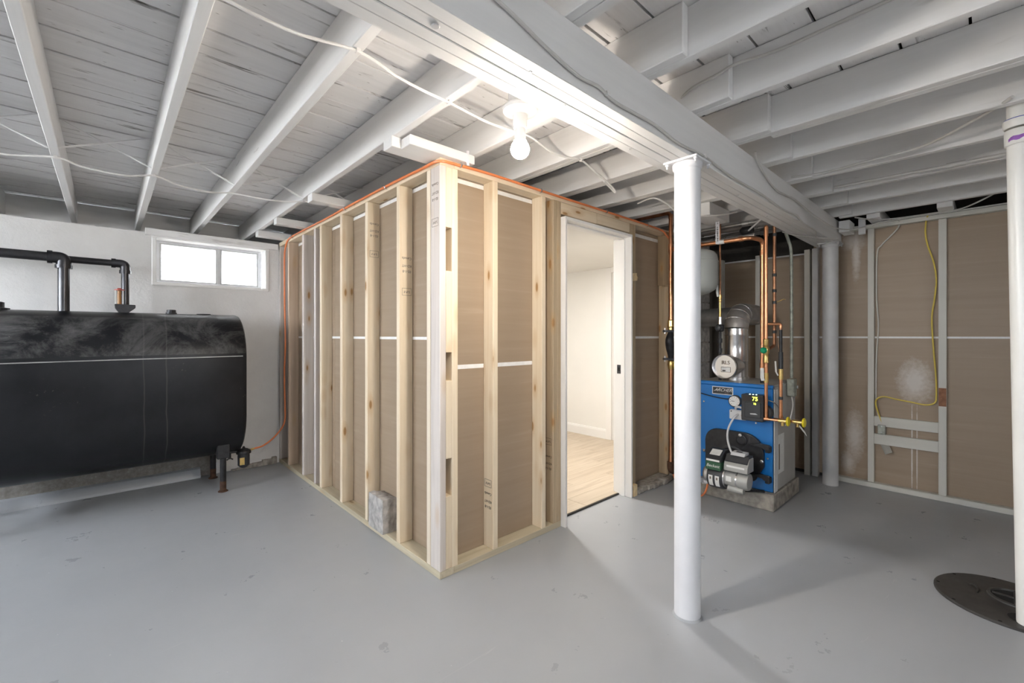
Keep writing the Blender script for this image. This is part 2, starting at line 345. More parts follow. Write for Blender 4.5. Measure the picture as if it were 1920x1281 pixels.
def sweep(pts, r, seg=10, bm=None, cap=True, flat=None):
    """tube along a path; r a number or a list; flat=(a,b) gives an elliptical section"""
    b = bm or bmesh.new(); pts = [Vector(p) for p in pts]; N = len(pts); rings = []
    T = [(pts[min(i + 1, N - 1)] - pts[max(i - 1, 0)]).normalized() for i in range(N)]
    up = Vector((0, 0, 1)) if abs(T[0].z) < 0.9 else Vector((1, 0, 0)); u = (up - T[0] * up.dot(T[0])).normalized()
    for i, p in enumerate(pts):
        u = u - T[i] * u.dot(T[i]); u.normalize(); w = T[i].cross(u)
        ri = r[i] if isinstance(r, (list, tuple)) else r; ra, rb = flat or (ri, ri)
        rings.append([b.verts.new(p + u * (ra * math.cos(2 * math.pi * k / seg)) + w * (rb * math.sin(2 * math.pi * k / seg))) for k in range(seg)])
    for i in range(N - 1):
        for k in range(seg):
            b.faces.new((rings[i][k], rings[i][(k + 1) % seg], rings[i + 1][(k + 1) % seg], rings[i + 1][k]))
    if cap: b.faces.new(rings[0][::-1]); b.faces.new(rings[-1])
    return b
def lathe(profile, c, axis=(0, 0, 1), seg=24, bm=None):
    """profile [(r, h)] spun round an axis through c"""
    b = bm or bmesh.new(); A = Vector(axis).normalized(); up = Vector((1, 0, 0)) if abs(A.x) < 0.9 else Vector((0, 1, 0))
    u = (up - A * up.dot(A)).normalized(); w = A.cross(u); C = Vector(c); rings = []
    for r, h in profile:
        if r < 1e-6: rings.append([b.verts.new(C + A * h)])
        else: rings.append([b.verts.new(C + A * h + u * (r * math.cos(2 * math.pi * k / seg)) + w * (r * math.sin(2 * math.pi * k / seg))) for k in range(seg)])
    for i in range(len(rings) - 1):
        R, Q = rings[i], rings[i + 1]
        for k in range(seg):
            k2 = (k + 1) % seg
            if len(R) == 1 and len(Q) == 1: continue
            if len(R) == 1: b.faces.new((R[0], Q[k], Q[k2]))
            elif len(Q) == 1: b.faces.new((R[k], R[k2], Q[0]))
            else: b.faces.new((R[k], R[k2], Q[k2], Q[k]))
    if len(rings[0]) > 1: b.faces.new(rings[0][::-1])
    if len(rings[-1]) > 1: b.faces.new(rings[-1])
    return b
def cyl(c0, c1, r, seg=16, bm=None):
    c0, c1 = Vector(c0), Vector(c1); return lathe([(r, 0), (r, (c1 - c0).length)], c0, c1 - c0, seg, bm)
def prism(poly, ax, a0, a1, bev=0.0):
    """extrude a 2D polygon; ax 0: poly is (y,z) along x; 1: (x,z) along y; 2: (x,y) along z"""
    b = bmesh.new()
    def mk(p, a): return {0: (a, p[0], p[1]), 1: (p[0], a, p[1]), 2: (p[0], p[1], a)}[ax]
    A = [b.verts.new(mk(p, a0)) for p in poly]; B = [b.verts.new(mk(p, a1)) for p in poly]; n = len(poly)
    b.faces.new(A); b.faces.new(B[::-1])
    for i in range(n): b.faces.new((A[i], A[(i + 1) % n], B[(i + 1) % n], B[i]))
    if bev: bmesh.ops.bevel(b, geom=list(b.edges), offset=bev, segments=2, affect='EDGES', profile=0.5)
    return b
def text(name, body, size, origin, right, up, mat, parent, shear=0.0, ext=0.0004, align='CENTER'):
    cu = bpy.data.curves.new('lettering', 'FONT'); cu.body = body; cu.size = size; cu.align_x = align; cu.align_y = 'CENTER'; cu.shear = shear; cu.extrude = ext
    o = bpy.data.objects.new('lettering', cu); me = bpy.data.meshes.new_from_object(o); bpy.data.objects.remove(o); bpy.data.curves.remove(cu)
    R = Vector(right).normalized(); U = Vector(up).normalized(); Nn = R.cross(U)
    mt = Matrix((R, U, Nn)).transposed().to_4x4(); mt.translation = Vector(origin) - rootloc(parent)
    me.transform(mt); me.materials.clear(); me.materials.append(M[mat]); me.name = name
    t = bpy.data.objects.new(name, me); COL.objects.link(t); t.parent = parent; return t

# ================================================================== SETTING
XL, XR, YN, YF = -2.6, 5.10, -2.4, 4.83
def slab(name, bm, mat): return struct(link(name, bm, mat))
fl = slab('floor', box(XL, XR, YN, YF + 0.02, -0.10, 0.0), 'floor')
# ---- far wall (painted foundation) with its window opening
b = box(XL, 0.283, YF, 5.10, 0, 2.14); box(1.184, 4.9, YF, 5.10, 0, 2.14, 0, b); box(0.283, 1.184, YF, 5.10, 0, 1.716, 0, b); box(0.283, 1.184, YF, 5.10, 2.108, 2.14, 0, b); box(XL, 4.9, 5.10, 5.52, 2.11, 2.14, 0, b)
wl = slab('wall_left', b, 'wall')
b = bmesh.new(); prof = [(4.83, 0), (4.83, 0.085), (4.80, 0.075), (4.775, 0.02), (4.77, 0)]
link('footing_ledge', prism(prof, 0, XL, 0.62), 'floor', wl)
# rough crumbled edge of the wall by the partition
b = bmesh.new()
for k in range(9): box(0.86 + k * 0.043, 0.905 + k * 0.043, 4.79 + random.random() * 0.02, 4.84, 0, 0.012 + 0.05 * (k / 9) + random.random() * 0.012, 0.004, b)
link('mortar_lip', b, 'concrete', wl)
# ---- right-hand stud wall
wr = slab('wall_right', box(4.772, 4.90, YN, 5.1, 0, 2.165), 'subfloor')
for n_, (y0, y1, z0, z1, m_) in enumerate([(YN, 1.10, 1.256, 2.165, 'kraft_spray'), (YN, 1.10, 0.03, 1.250, 'kraft_spray'), (1.10, 1.93, 1.256, 2.03, 'kraft'), (1.10, 1.93, 0.03, 1.250, 'kraft')]):
    link('drywall_panel', box(4.758, 4.771, y0, y1, z0, z1), m_, wr)
link('joint_edge', box(4.7565, 4.7575, YN, 1.93, 1.2455, 1.2605), 'paper_edge', wr)
link('panel_top_edge', box(4.7565, 4.7575, 1.16, 1.93, 2.015, 2.03), 'paper_edge', wr)
STW = [(0.665, 0.706, 0.04, 2.165), (0.232, 0.277, 0.04, 2.165), (-0.42, -0.38, 0.04, 2.165), (-0.83, -0.79, 0.04, 2.165)]
for (y0, y1, z0, z1) in STW: link('stud', box(4.72, 4.758, y0, y1, z0, z1, 0.002), 'stud_white', wr)
for (y0, y1) in ((1.115, 1.158), (1.532, 1.570), (1.885, 1.925)): link('stud', box(4.69, 4.758, y0, y1, 0.0, 2.05, 0.002), 'stud_white', wr)
link('stud', box(4.70, 4.758, 1.055, 1.10, 0.0, 2.055, 0.002), 'steel_paint_dull', wr)
link('bottom_plate', box(4.70, 4.77, YN, 1.0, 0, 0.042, 0.004), 'stud_white_y', wr)
link('top_plate', box(4.70, 4.77, YN, 0.86, 2.165, 2.20, 0.003), 'stud_white_y', wr)
for (z0, z1) in ((0.515, 0.595), (0.365, 0.450)): link('blocking', box(4.722, 4.757, 0.277, 0.665, z0, z1, 0.002), 'stud_white_y', wr)
link('bare_patch', box(4.7187, 4.7202, 0.233, 0.276, 0.725, 0.865), 'bare_patch', wr)
b = bmesh.new(); vv = [b.verts.new(p) for p in ((4.715, 0.625, 0.372), (4.712, 0.565, 0.366), (4.706, 0.545, 0.318), (4.708, 0.590, 0.290))]; b.faces.new(vv)
bmesh.ops.solidify(b, geom=list(b.faces), thickness=0.002); link('paper_tag', b, 'stud_white', wr)
# ---- unseen walls that close the cellar: near wall with an added fill window, and the wall with the daylight windows
b = box(XL, XR, YN - 0.2, YN, 0, 1.40); box(XL, XR, YN - 0.2, YN, 2.08, 2.5, 0, b); box(XL, 0.45, YN - 0.2, YN, 1.40, 2.08, 0, b); box(1.15, XR, YN - 0.2, YN, 1.40, 2.08, 0, b)
slab('wall_near', b, 'wall'); slab('ground_front', box(XL - 6, XR, YN - 6, YN - 0.25, 0, 1.25), 'concrete')
b = box(XL - 0.2, XL, YN, 5.1, 0, 1.34); box(XL - 0.2, XL, YN, 5.1, 2.10, 2.5, 0, b)
for (y0, y1) in ((YN, 0.13), (1.07, 2.53), (4.57, 5.1)): box(XL - 0.2, XL, y0, y1, 1.34, 2.10, 0, b)
slab('wall_front', b, 'wall')
slab('ground_outside', box(XL - 3, XR, 5.56, 9, 0, 1.42), 'concrete'); slab('ground_yard', box(XL - 6, XL - 0.25, YN, 9, 0, 1.25), 'concrete')
slab('wall_end', box(5.08, 5.12, YN, 5.1, 0, 2.5), 'subfloor')
# ---- ceiling: subfloor, deck boards, joists, bridging
ZJ, ZD = 2.255, 2.435
ce = slab('ceiling', box(XL - 0.2, XR + 0.1, YN - 0.2, 5.55, ZD + 0.022, ZD + 0.08), 'subfloor')
pitch = 0.1965; y = 2.018 - 24 * pitch; me = None
while y < 5.45:
    g = random.choice((0.006, 0.008, 0.010, 0.013))
    o = link('deck_board', box(XL, XR, -pitch / 2 + g / 2, pitch / 2 - g / 2, ZD + random.uniform(0, 0.003), ZD + 0.021, 0.0015), 'deck', ce)
    o.location = (0, y + pitch / 2, 0); y += pitch
LJ = [-2.325, -1.905, -1.485, -1.065, -0.645, -0.225, 0.197, 0.617, 1.040, 1.474, 1.890, 2.335, 2.775, 3.215, 3.64, 4.05, 4.44]
for i, x in enumerate(LJ):
    y1 = 5.44; y0 = 0.745 + random.uniform(-0.03, 0.03)
    link('joist', box(x, x + 0.0395, y0, y1, ZJ, ZD - 0.001, 0.003), 'paint_y', ce)
RJ = [(-2.285, 1.1), (-1.865, 1.1), (-1.445, 1.1), (-1.025, 1.1), (-0.605, 1.1), (-0.185, 1.1), (0.237, 1.1), (0.657, 1.1), (1.081, 1.12), (1.514, 1.16), (1.931, 2.9), (2.376, 2.9), (2.8155, 2.9), (3.2555, 2.9), (3.681, 2.9), (4.091, 2.9)]
for x, yt in RJ: link('joist', box(x, x + 0.0395, YN, yt, ZJ, ZD - 0.001, 0.003), 'paint_y', ce)
link('joist', box(2.4165, 2.456, YN, 0.74, ZJ, ZD - 0.001, 0.003), 'paint_y', ce)
link('joist', box(4.481, 4.52, YN, 0.86, ZJ - 0.01, ZD - 0.001, 0.003), 'paint_y', ce)
link('rim_joist', box(XL, 4.9, 5.44, 5.48, 2.141, ZD - 0.001, 0.002), 'paint_x', ce)
for yb in (0.60, 0.19, -0.25): link('lookout_block', box(4.525, 5.07, yb, yb + 0.085, 2.21, 2.30, 0.003), 'paint_x', ce)
link('beam_pocket_block', box(4.56, 4.75, 0.80, 0.875, 2.14, 2.235, 0.003), 'paint_x', ce)
link('hanger_block', box(4.665, 4.70, 0.715, 0.76, 2.12, 2.25, 0.002), 'paint_z', ce)
for x0, x1 in ((-1.025, -0.645), (-0.605, -0.225), (-0.1855, 0.197), (0.2365, 0.617), (0.6565, 1.040), (1.0795, 1.474)):
    for k, (za, zb) in enumerate(((ZJ + 0.004, ZD - 0.012), (ZD - 0.012, ZJ + 0.004))):
        yy = 3.33 + 0.035 * k
        link('bridging_strap', sweep([(x0, yy, za), (x1, yy, zb)], 0.008, 6, flat=(0.0035, 0.014)), 'paint_x', ce)
# nailers between the joists above the partition
for (x0, x1, y0, y1, z0, z1) in ((1.0795, 1.474, 1.90, 1.99, 2.197, 2.245), (1.03, 1.40, 1.99, 2.08, 2.2, 2.254), (1.04, 1.46, 3.16, 3.25, 2.2, 2.254), (1.04, 1.46, 4.02, 4.10, 2.2, 2.254), (1.04, 1.46, 4.62, 4.72, 2.2, 2.254)):
    link('nailer', box(x0, x1, y0, y1, z0, z1, 0.003), 'paint_x', ce)
link('header_block', box(3.26, 3.62, 1.40, 1.56, 2.16, 2.254, 0.004), 'paint_y', ce)

# ---- partition, long side (left face)
XP, YP, ZT = 1.274, 1.937, 2.158
pl = slab('wall_partition_side', box(1.3775, 1.39, 2.04, YF, 0.0, ZT), 'room_wall')
link('bottom_plate', box(XP, XP + 0.089, YP, YF, 0, 0.038, 0.002), 'plate_green_y', pl)
link('top_plate', box(XP, XP + 0.089, YP, YF, ZT, ZT + 0.038, 0.002), 'stud_y', pl)
sm = {'a': 'stud_pale', 'b': 'stud_z', 'c': 'stud_red', 'd': 'stud_grey'}
side_studs = [(4.79, 'd'), (4.512, 'c'), (4.092, 'd'), (3.792, 'd'), (3.655, 'b'), (3.232, 'b'), (2.802, 'b'), (2.367, 'b'), (2.030, 'a')]
for yy, k in side_studs: link('stud', box(XP + 0.001, XP + 0.0885, yy, yy + 0.038, 0.038, ZT, 0.0025), sm[k], pl)
for (y0, y1, z0, z1) in ((2.07, 3.6, 0.03, 1.250), (2.07, 3.6, 1.256, 2.157), (3.603, YF, 0.03, 1.250), (3.603, YF, 1.256, 2.157)):
    link('drywall_panel', box(XP + 0.0895, XP + 0.1025, y0, y1, z0, z1), 'kraft', pl)
link('joint_edge', box(XP + 0.0885, XP + 0.0893, 2.07, YF, 1.2445, 1.2615), 'paper_edge', pl)
link('panel_top_edge', box(XP + 0.0885, XP + 0.0893, 2.07, YF, 2.128, 2.150), 'paper_edge', pl)
# ---- partition, door side
pf = slab('wall_partition_front', box(1.39, 2.222, 2.0395, 2.05, 0.0, 2.09), 'room_wall')
b = box(3.03, 4.47, 2.0395, 2.05, 0.0, 2.09); box(2.222, 3.03, 2.0395, 2.05, 2.045, 2.09, 0, b); link('finish_board', b, 'room_wall', pf)
link('bottom_plate', box(XP + 0.0895, 2.222, YP, YP + 0.089, 0, 0.038, 0.002), 'plate_green', pf)
link('bottom_plate', box(3.05, 4.2, YP + 0.005, YP + 0.089, 0, 0.038, 0.002), 'concrete', pf)
link('top_plate', box(XP + 0.0895, 4.2, YP, YP + 0.089, ZT, ZT + 0.038, 0.002), 'stud_x', pf)
for (x0, m_) in ((1.274, 'stud_grey'), (1.3505, 'stud_z'), (1.634, 'stud_z'), (2.040, 'stud_z'), (2.148, 'stud_old'), (2.1865, 'stud_old')):
    link('stud', box(x0, x0 + 0.0375, YP, YP + 0.0885, 0.038, ZT, 0.0025), m_, pf)
for (z0, z1) in ((0.04, 0.42), (0.62, 1.03), (1.18, 1.61), (1.84, 2.157)): link('spacer_block', box(1.3125, 1.3495, YP + 0.001, YP + 0.088, z0, z1, 0.001), 'stud_z', pf)
for (x0, m_) in ((3.055, 'stud_old'), (3.094, 'stud_old'), (3.655, 'stud_old'), (4.10, 'stud_old')): link('stud', box(x0, x0 + 0.0375, YP, YP + 0.0885, 0.038 if x0 > 3.6 else 0.0, ZT, 0.0025), m_, pf)
link('header', box(2.226, 2.62, YP + 0.002, YP + 0.087, 2.078, 2.157, 0.003), 'stud_x', pf); link('header', box(2.622, 3.05, YP + 0.002, YP + 0.087, 2.082, 2.157, 0.003), 'stud_x', pf)
for (x0, x1, z0, z1) in ((1.39, 2.22, 0.03, 1.085), (1.39, 2.22, 1.10, 2.157), (3.06, 4.2, 0.03, 1.250), (3.06, 4.2, 1.256, 2.157)):
    link('drywall_panel', box(x0, x1, YP + 0.0895, YP + 0.1025, z0, z1), 'kraft', pf)
for (x0, x1, z0, z1) in ((1.39, 2.04, 1.080, 1.104), (1.39, 2.04, 2.126, 2.150), (3.06, 4.1, 1.243, 1.262), (3.13, 4.1, 2.100, 2.128)):
    link('joint_edge', box(x0, x1, YP + 0.0885, YP + 0.0893, z0, z1), 'paper_edge', pf)
link('shim', prism([(3.06, 1.70), (3.135, 1.71), (3.145, 1.735), (3.128, 1.755), (3.135, 1.77), (3.06, 1.762)], 1, 1.925, 1.945), 'shim', pf)
link('shim', box(3.05, 3.10, 1.90, 1.935, 0.0, 0.09, 0.002), 'shim', pf)
link('plank_offcut', box(3.634, 3.654, 1.918, 2.024, 1.715, 2.157, 0.002), 'plank_cut', pf)
link('plank_offcut', box(3.6445, 3.6545, 1.905, 1.99, 1.70, 2.08, 0.002), 'plank_cut', pf)
b = bmesh.new()
for k in range(16): box(3.05 + k * 0.07, 3.125 + k * 0.07, 1.86 + random.random() * 0.05, 1.945, 0, 0.03 + random.random() * 0.02, 0.008, b)
link('concrete_curb', b, 'concrete', pf)
# lumber grade stamps
def stamp(parent, origin, right, up, s=1.0, boxed=True, lines=True, ink='ink_faint'):
    o, R, U = Vector(origin), Vector(right), Vector(up)
    if lines:
        for body, dz in (('Canada', 0.11), ('KD-HT', 0.065), ('02-1-8', 0.032)): text('grade_stamp', body, 0.021 * s, o + U * dz * s, -R, -U, ink, parent)
    if boxed:
        w, h = 0.030 * s, 0.021 * s
        for a, c in ((( -w, -h), (w, -h)), ((w, -h), (w, h)), ((w, h), (-w, h)), ((-w, h), (-w, -h))):
            link('grade_stamp', sweep([o + R * a[0] + U * (a[1] - 0.09 * s), o + R * c[0] + U * (c[1] - 0.09 * s)], 0.0009, 4), ink, parent)
        text('grade_stamp', 'S-P-F', 0.020 * s, o - U * 0.09 * s, -R, -U, ink, parent)
for yy, zz in ((2.802, 1.905), (2.367, 1.62)): stamp(pl, (XP + 0.048, yy - 0.0006, zz), (1, 0, 0), (0, 0, 1))
stamp(pf, (XP - 0.0006, YP + 0.045, 1.955), (0, -1, 0), (0, 0, 1))
stamp(pf, (1.634 - 0.0006, YP + 0.045, 0.24), (0, -1, 0), (0, 0, 1), 1.0, False, True, 'ink'); stamp(pf, (1.634 - 0.0006, YP + 0.045, 0.50), (0, -1, 0), (0, 0, 1), 1.0, True, False, 'ink')
stamp(pf, (2.148 - 0.0006, YP + 0.045, 0.36), (0, -1, 0), (0, 0, 1), 1.0, False, True, 'ink'); stamp(pf, (2.148 - 0.0006, YP + 0.045, 0.66), (0, -1, 0), (0, 0, 1), 1.0, True, False, 'ink')

# ---- finished room behind the door
slab('wall_room_right', box(4.47, 4.49, 3.07, YF, 0, 2.2), 'room_wall'); 
slab('wall_room_left', box(1.39, 4.49, YF - 0.03, YF - 0.001, 0, 2.2), 'room_wall')
slab('wall_room_end', box(4.47, 4.49, 2.05, 2.18, 0, 2.2), 'room_wall')
slab('ceiling_room', box(1.39, 4.60, 2.05, YF - 0.03, 2.085, 2.10), 'room_wall')
fr = slab('floor_room', box(1.39, 4.60, 2.02, YF - 0.03, 0.0, 0.004), 'subfloor')
yy = 2.026; r_ = 0
while yy < 4.75:
    x = 1.392 - (r_ * 0.47) % 1.2
    while x < 4.59:
        a, c = max(x, 1.392), min(x + 1.218, 4.598)
        if c - a > 0.02: link('floor_plank', box(a, c - 0.0012, yy, yy + 0.1788, 0.004, 0.012, 0.0008), 'plank', fr)
        x += 1.22
    yy += 0.18; r_ += 1
slab('baseboard_room', prism([(4.469, 0.012), (4.469, 0.13), (4.462, 0.125), (4.456, 0.105), (4.455, 0.012)], 1, 3.165, 4.79), 'white_paint')
d2 = slab('door_2', box(4.545, 4.58, 2.25, 3.05, 0.02, 2.03), 'white_paint')
link('casing', box(4.452, 4.469, 3.085, 3.163, 0.012, 2.085, 0.003), 'white_paint', d2); link('casing', box(4.452, 4.469, 2.18, 3.085, 2.02, 2.085, 0.003), 'white_paint', d2)
link('jamb', box(4.47, 4.60, 3.05, 3.068, 0.012, 2.03), 'white_paint', d2); link('stop', box(4.525, 4.544, 3.035, 3.05, 0.012, 2.03), 'white_paint', d2)
lt = thing('ceiling_lamp', 'round flush white lamp on the ceiling of the finished white room', 'lamp', (2.80, 3.05, 2.085))
link('lamp_base', lathe([(0.13, 0), (0.13, -0.012), (0.115, -0.018)], (2.80, 3.05, 2.0845), seg=28), 'white_paint', lt, True)
link('diffuser', lathe([(0.11, -0.0185), (0.10, -0.028), (0, -0.030)], (2.80, 3.05, 2.0845), seg=28), 'lamp', lt, True)
# ---- door frame in the partition
d1 = slab('door_1', box(2.226, 2.245, 1.90, 2.052, 0.0, 2.058, 0.0015), 'white_paint')
link('jamb', box(3.012, 3.031, 1.90, 2.052, 0.0, 2.058, 0.0015), 'white_paint', d1); link('head_jamb', box(2.2455, 3.0115, 1.90, 2.052, 2.038, 2.058, 0.0015), 'white_paint', d1)
link('stop', box(3.0, 3.0115, 1.955, 1.99, 0.0, 2.0375, 0.002), 'white_paint', d1); link('stop', box(2.2455, 2.257, 1.955, 1.99, 0.0, 2.0375, 0.002), 'white_paint', d1); link('stop', box(2.2575, 2.9995, 1.955, 1.99, 2.026, 2.0375, 0.002), 'white_paint', d1)
link('casing', box(3.016, 3.075, 2.053, 2.068, 0.012, 2.07, 0.002), 'white_paint', d1)
b = box(3.0095, 3.0118, 1.995, 2.03, 0.965, 1.035, 0.001); st = link('strike_plate', b, 'charcoal', d1); link('latch_hole', box(3.0088, 3.0096, 2.004, 2.02, 0.985, 1.015), 'hole', st)
link('threshold', box(2.2455, 3.0115, 2.012, 2.022, 0.0, 0.011), 'subfloor', d1)
# ---- window in the far wall
b = bmesh.new(); x0, x1, z0, z1, yw = 0.345, 1.118, 1.752, 2.088, 4.955
box(x0 - 0.03, x1 + 0.03, yw, yw + 0.05, z0 - 0.025, z0, 0.002, b); box(x0 - 0.03, x1 + 0.03, yw, yw + 0.05, z1, z1 + 0.018, 0.002, b); box(x0 - 0.03, x0, yw, yw + 0.05, z0, z1, 0.002, b); box(x1, x1 + 0.03, yw, yw + 0.05, z0, z1, 0.002, b)
wn = slab('window_1', b, 'steel_paint')
xm = (x0 + x1) / 2 + 0.055
link('mullion', box(xm - 0.012, xm + 0.012, yw + 0.008, yw + 0.034, z0, z1, 0.002), 'steel_paint_dull', wn)
for (a, c) in ((x0, xm - 0.012), (xm + 0.012, x1)):
    b = bmesh.new(); g = 0.012
    box(a, c, yw + 0.012, yw + 0.03, z0, z0 + g, 0, b); box(a, c, yw + 0.012, yw + 0.03, z1 - g, z1, 0, b); box(a, a + g, yw + 0.012, yw + 0.03, z0 + g, z1 - g, 0, b); box(c - g, c, yw + 0.012, yw + 0.03, z0 + g, z1 - g, 0, b)
    sh = link('sash', b, 'steel_paint_dull', wn); link('pane', box(a + g, c - g, yw + 0.019, yw + 0.022, z0 + g, z1 - g), 'glass_dimmed', sh)
# plaster returns round the recess
b = bmesh.new()
box(0.283, 0.316, 4.822, 4.955, 1.716, 2.108, 0.006, b); box(1.148, 1.184, 4.822, 4.955, 1.716, 2.108, 0.006, b); box(0.283, 1.184, 4.820, 4.955, 1.700, 1.728, 0.006, b); box(0.283, 1.184, 4.822, 4.955, 2.104, 2.13, 0.003, b)
link('plaster_return', b, 'white_paint', wn)
link('lintel_board', box(0.24, 1.26, 4.800, 4.829, 2.118, 2.175, 0.003), 'paint_x', wn)
# the two daylight windows in the unseen wall
for i, (yc, hw) in enumerate(((0.60, 0.47), (3.55, 1.02))):
    b = bmesh.new()
    for (a0, a1, c0, c1) in ((yc - hw, yc + hw, 1.34, 1.365), (yc - hw, yc + hw, 2.075, 2.10), (yc - hw, yc - (hw - 0.03), 1.365, 2.075), (yc + (hw - 0.03), yc + hw, 1.365, 2.075), (yc - 0.012, yc + 0.012, 1.365, 2.075)): box(XL - 0.12, XL - 0.08, a0, a1, c0, c1, 0, b)
    w2 = slab('window_%d' % (i + 2), b, 'steel_paint')
    for s_ in (-1, 1): link('pane', box(XL - 0.101, XL - 0.098, min(yc + s_ * 0.012, yc + s_ * (hw - 0.03)), max(yc + s_ * 0.012, yc + s_ * (hw - 0.03)), 1.365, 2.075), 'glass', w2)

b = bmesh.new()
for (a0, a1, c0, c1) in ((0.45, 1.15, 1.40, 1.425), (0.45, 1.15, 2.055, 2.08), (0.45, 0.475, 1.425, 2.055), (1.125, 1.15, 1.425, 2.055), (0.788, 0.812, 1.425, 2.055)): box(a0, a1, YN - 0.12, YN - 0.08, c0, c1, 0, b)
w_fill = slab('window_4', b, 'steel_paint')  # unseen window added behind the camera to fill the faces towards it
for (a0, a1) in ((0.475, 0.788), (0.812, 1.125)): link('pane', box(a0, a1, YN - 0.101, YN - 0.098, 1.425, 2.055), 'glass', w_fill)

# ================================================================== BEAM AND COLUMNS
ZB0, ZB1 = 2.055, 2.2545
bm_ = thing('beam', 'white painted built-up main beam of four planks spanning the ceiling', 'beam', (1.2, 0.978, ZB0))
yb = 0.890
for k, w in enumerate((0.0435, 0.0435, 0.043, 0.044)):
    link('beam_ply', box(XL, 4.75, yb + 0.0008, yb + w - 0.0008, ZB0 + (0.0015 if k % 2 else 0), ZB1, 0.0022), 'paint_x', bm_); yb += w
for (x, y_, r) in ((0.615, 0.955, 0.012), (1.15, 0.99, 0.010), (0.93, 0.93, 0.006), (1.62, 1.03, 0.006), (2.6, 0.96, 0.007), (3.2, 1.0, 0.006)): link('nail_head', lathe([(r, 0), (r * 0.8, -0.002), (0, -0.0025)], (x, y_, ZB0 - 0.0002), seg=10), 'steel_paint_dull', bm_)
def column(label, x, y_, mat, dirty=False):
    t = thing('steel_column', label, 'column', (x, y_, 0), 'steel columns under the beam')
    link('post', lathe([(0.0565, 0), (0.0565, 2.0), (0.0565, 2.043)], (x, y_, 0), seg=32), mat, t, True)
    b = lathe([(0.0575, 2.018), (0.0625, 2.024), (0.064, 2.038), (0.064, 2.044)], (x, y_, 0), seg=32); link('collar', b, mat, t, True)
    link('cap_plate', box(x - 0.075, x + 0.075, y_ - 0.078, y_ + 0.078, 2.0445, 2.0545, 0.002), mat, t)
    for sx in (-1, 1):
        for sy in (-1, 1): link('bolt', lathe([(0.008, 0), (0.008, -0.006), (0.004, -0.009), (0.004, -0.02)], (x + sx * 0.062, y_ + sy * 0.066, 2.0443), seg=8), mat, t)
    if not dirty: link('base_grout', lathe([(0.064, 0), (0.061, 0.005), (0.0575, 0.009)], (x, y_, 0.0003), seg=20), 'floor', t, True)
column('white round steel column standing free in the middle of the floor', 1.942, 0.935, 'steel_paint')
column('grey round steel column against the brown wall at the far beam end', 4.545, 0.93, 'steel_paint_dull', True)

# ================================================================== OIL TANK
TX0, TX1, TYc, TR, ZC0, ZC1 = -0.69, 0.848, 4.465, 0.342, 0.605, 1.102
tk = thing('oil_tank', 'large black steel heating oil tank on short legs by the white wall', 'oil tank', (0.08, TYc, 0.0))
prof = [(TYc + TR * math.cos(a), ZC1 + TR * math.sin(a)) for a in [math.pi * k / 20 for k in range(21)]] + [(TYc + TR * math.cos(a), ZC0 + TR * math.sin(a)) for a in [math.pi + math.pi * k / 20 for k in range(21)]]
b = bmesh.new(); secs = []
for (x, s) in ((TX0, 0.90), (TX0 + 0.012, 0.965), (TX0 + 0.035, 1.0), (TX0 + 0.4, 1.0), (0.1, 1.0), (TX1 - 0.3, 1.0), (TX1 - 0.030, 1.0), (TX1 - 0.010, 0.985), (TX1, 0.95)):
    zc = (ZC0 + ZC1) / 2; secs.append([b.verts.new((x, TYc + (p[0] - TYc) * s, zc + (p[1] - zc) * s)) for p in prof])
n = len(prof)
for i in range(len(secs) - 1):
    for k in range(n): b.faces.new((secs[i][k], secs[i][(k + 1) % n], secs[i + 1][(k + 1) % n], secs[i + 1][k]))
b.faces.new(secs[0]); b.faces.new(secs[-1][::-1]); link('tank_shell', b, 'tank', tk, True)
link('weld_seam', sweep([(TX0 + 0.04, TYc - TR - 0.0005, ZC1 - 0.008), (0.0, TYc - TR - 0.0005, ZC1 - 0.003), (TX1 - 0.03, TYc - TR - 0.0005, ZC1)], 0.004, 6), 'galv_dull', tk)
for (x, y_) in ((0.70, 4.235), (0.70, 4.69), (-0.625, 4.235), (-0.625, 4.69)):
    top = 0.345 if y_ < 4.4 else 0.33
    l = link('leg', cyl((x, y_, 0.012), (x, y_, top), 0.0225, 14), 'iron', tk, True); link('foot', lathe([(0.036, 0.0), (0.036, 0.005), (0.026, 0.012)], (x, y_, 0.0), seg=14), 'iron_rust', l)
    link('leg_rust', cyl((x, y_, 0.0115), (x, y_, 0.085), 0.0229, 14), 'iron_rust', l, True)
    if y_ < 4.4: link('leg_bracket', box(x - 0.045, x + 0.045, y_ - 0.028, y_ + 0.05, 0.27, 0.40, 0.006), 'iron', tk)
ZTK = ZC1 + TR
link('fill_cap', lathe([(0.036, 0), (0.036, 0.012), (0.030, 0.013), (0.030, 0.034), (0.022, 0.036)], (0.385, TYc, ZTK - 0.004), seg=12), 'iron', tk)
link('fill_cap', lathe([(0.07, 0), (0.07, 0.012), (0.045, 0.016), (0.045, 0.05), (0.03, 0.055)], (-0.545, TYc, ZTK - 0.004), seg=12), 'iron', tk)
link('tank_plug', lathe([(0.05, 0), (0.05, 0.006), (0.02, 0.008)], (0.60, TYc, ZTK - 0.002), seg=16), 'tank', tk)
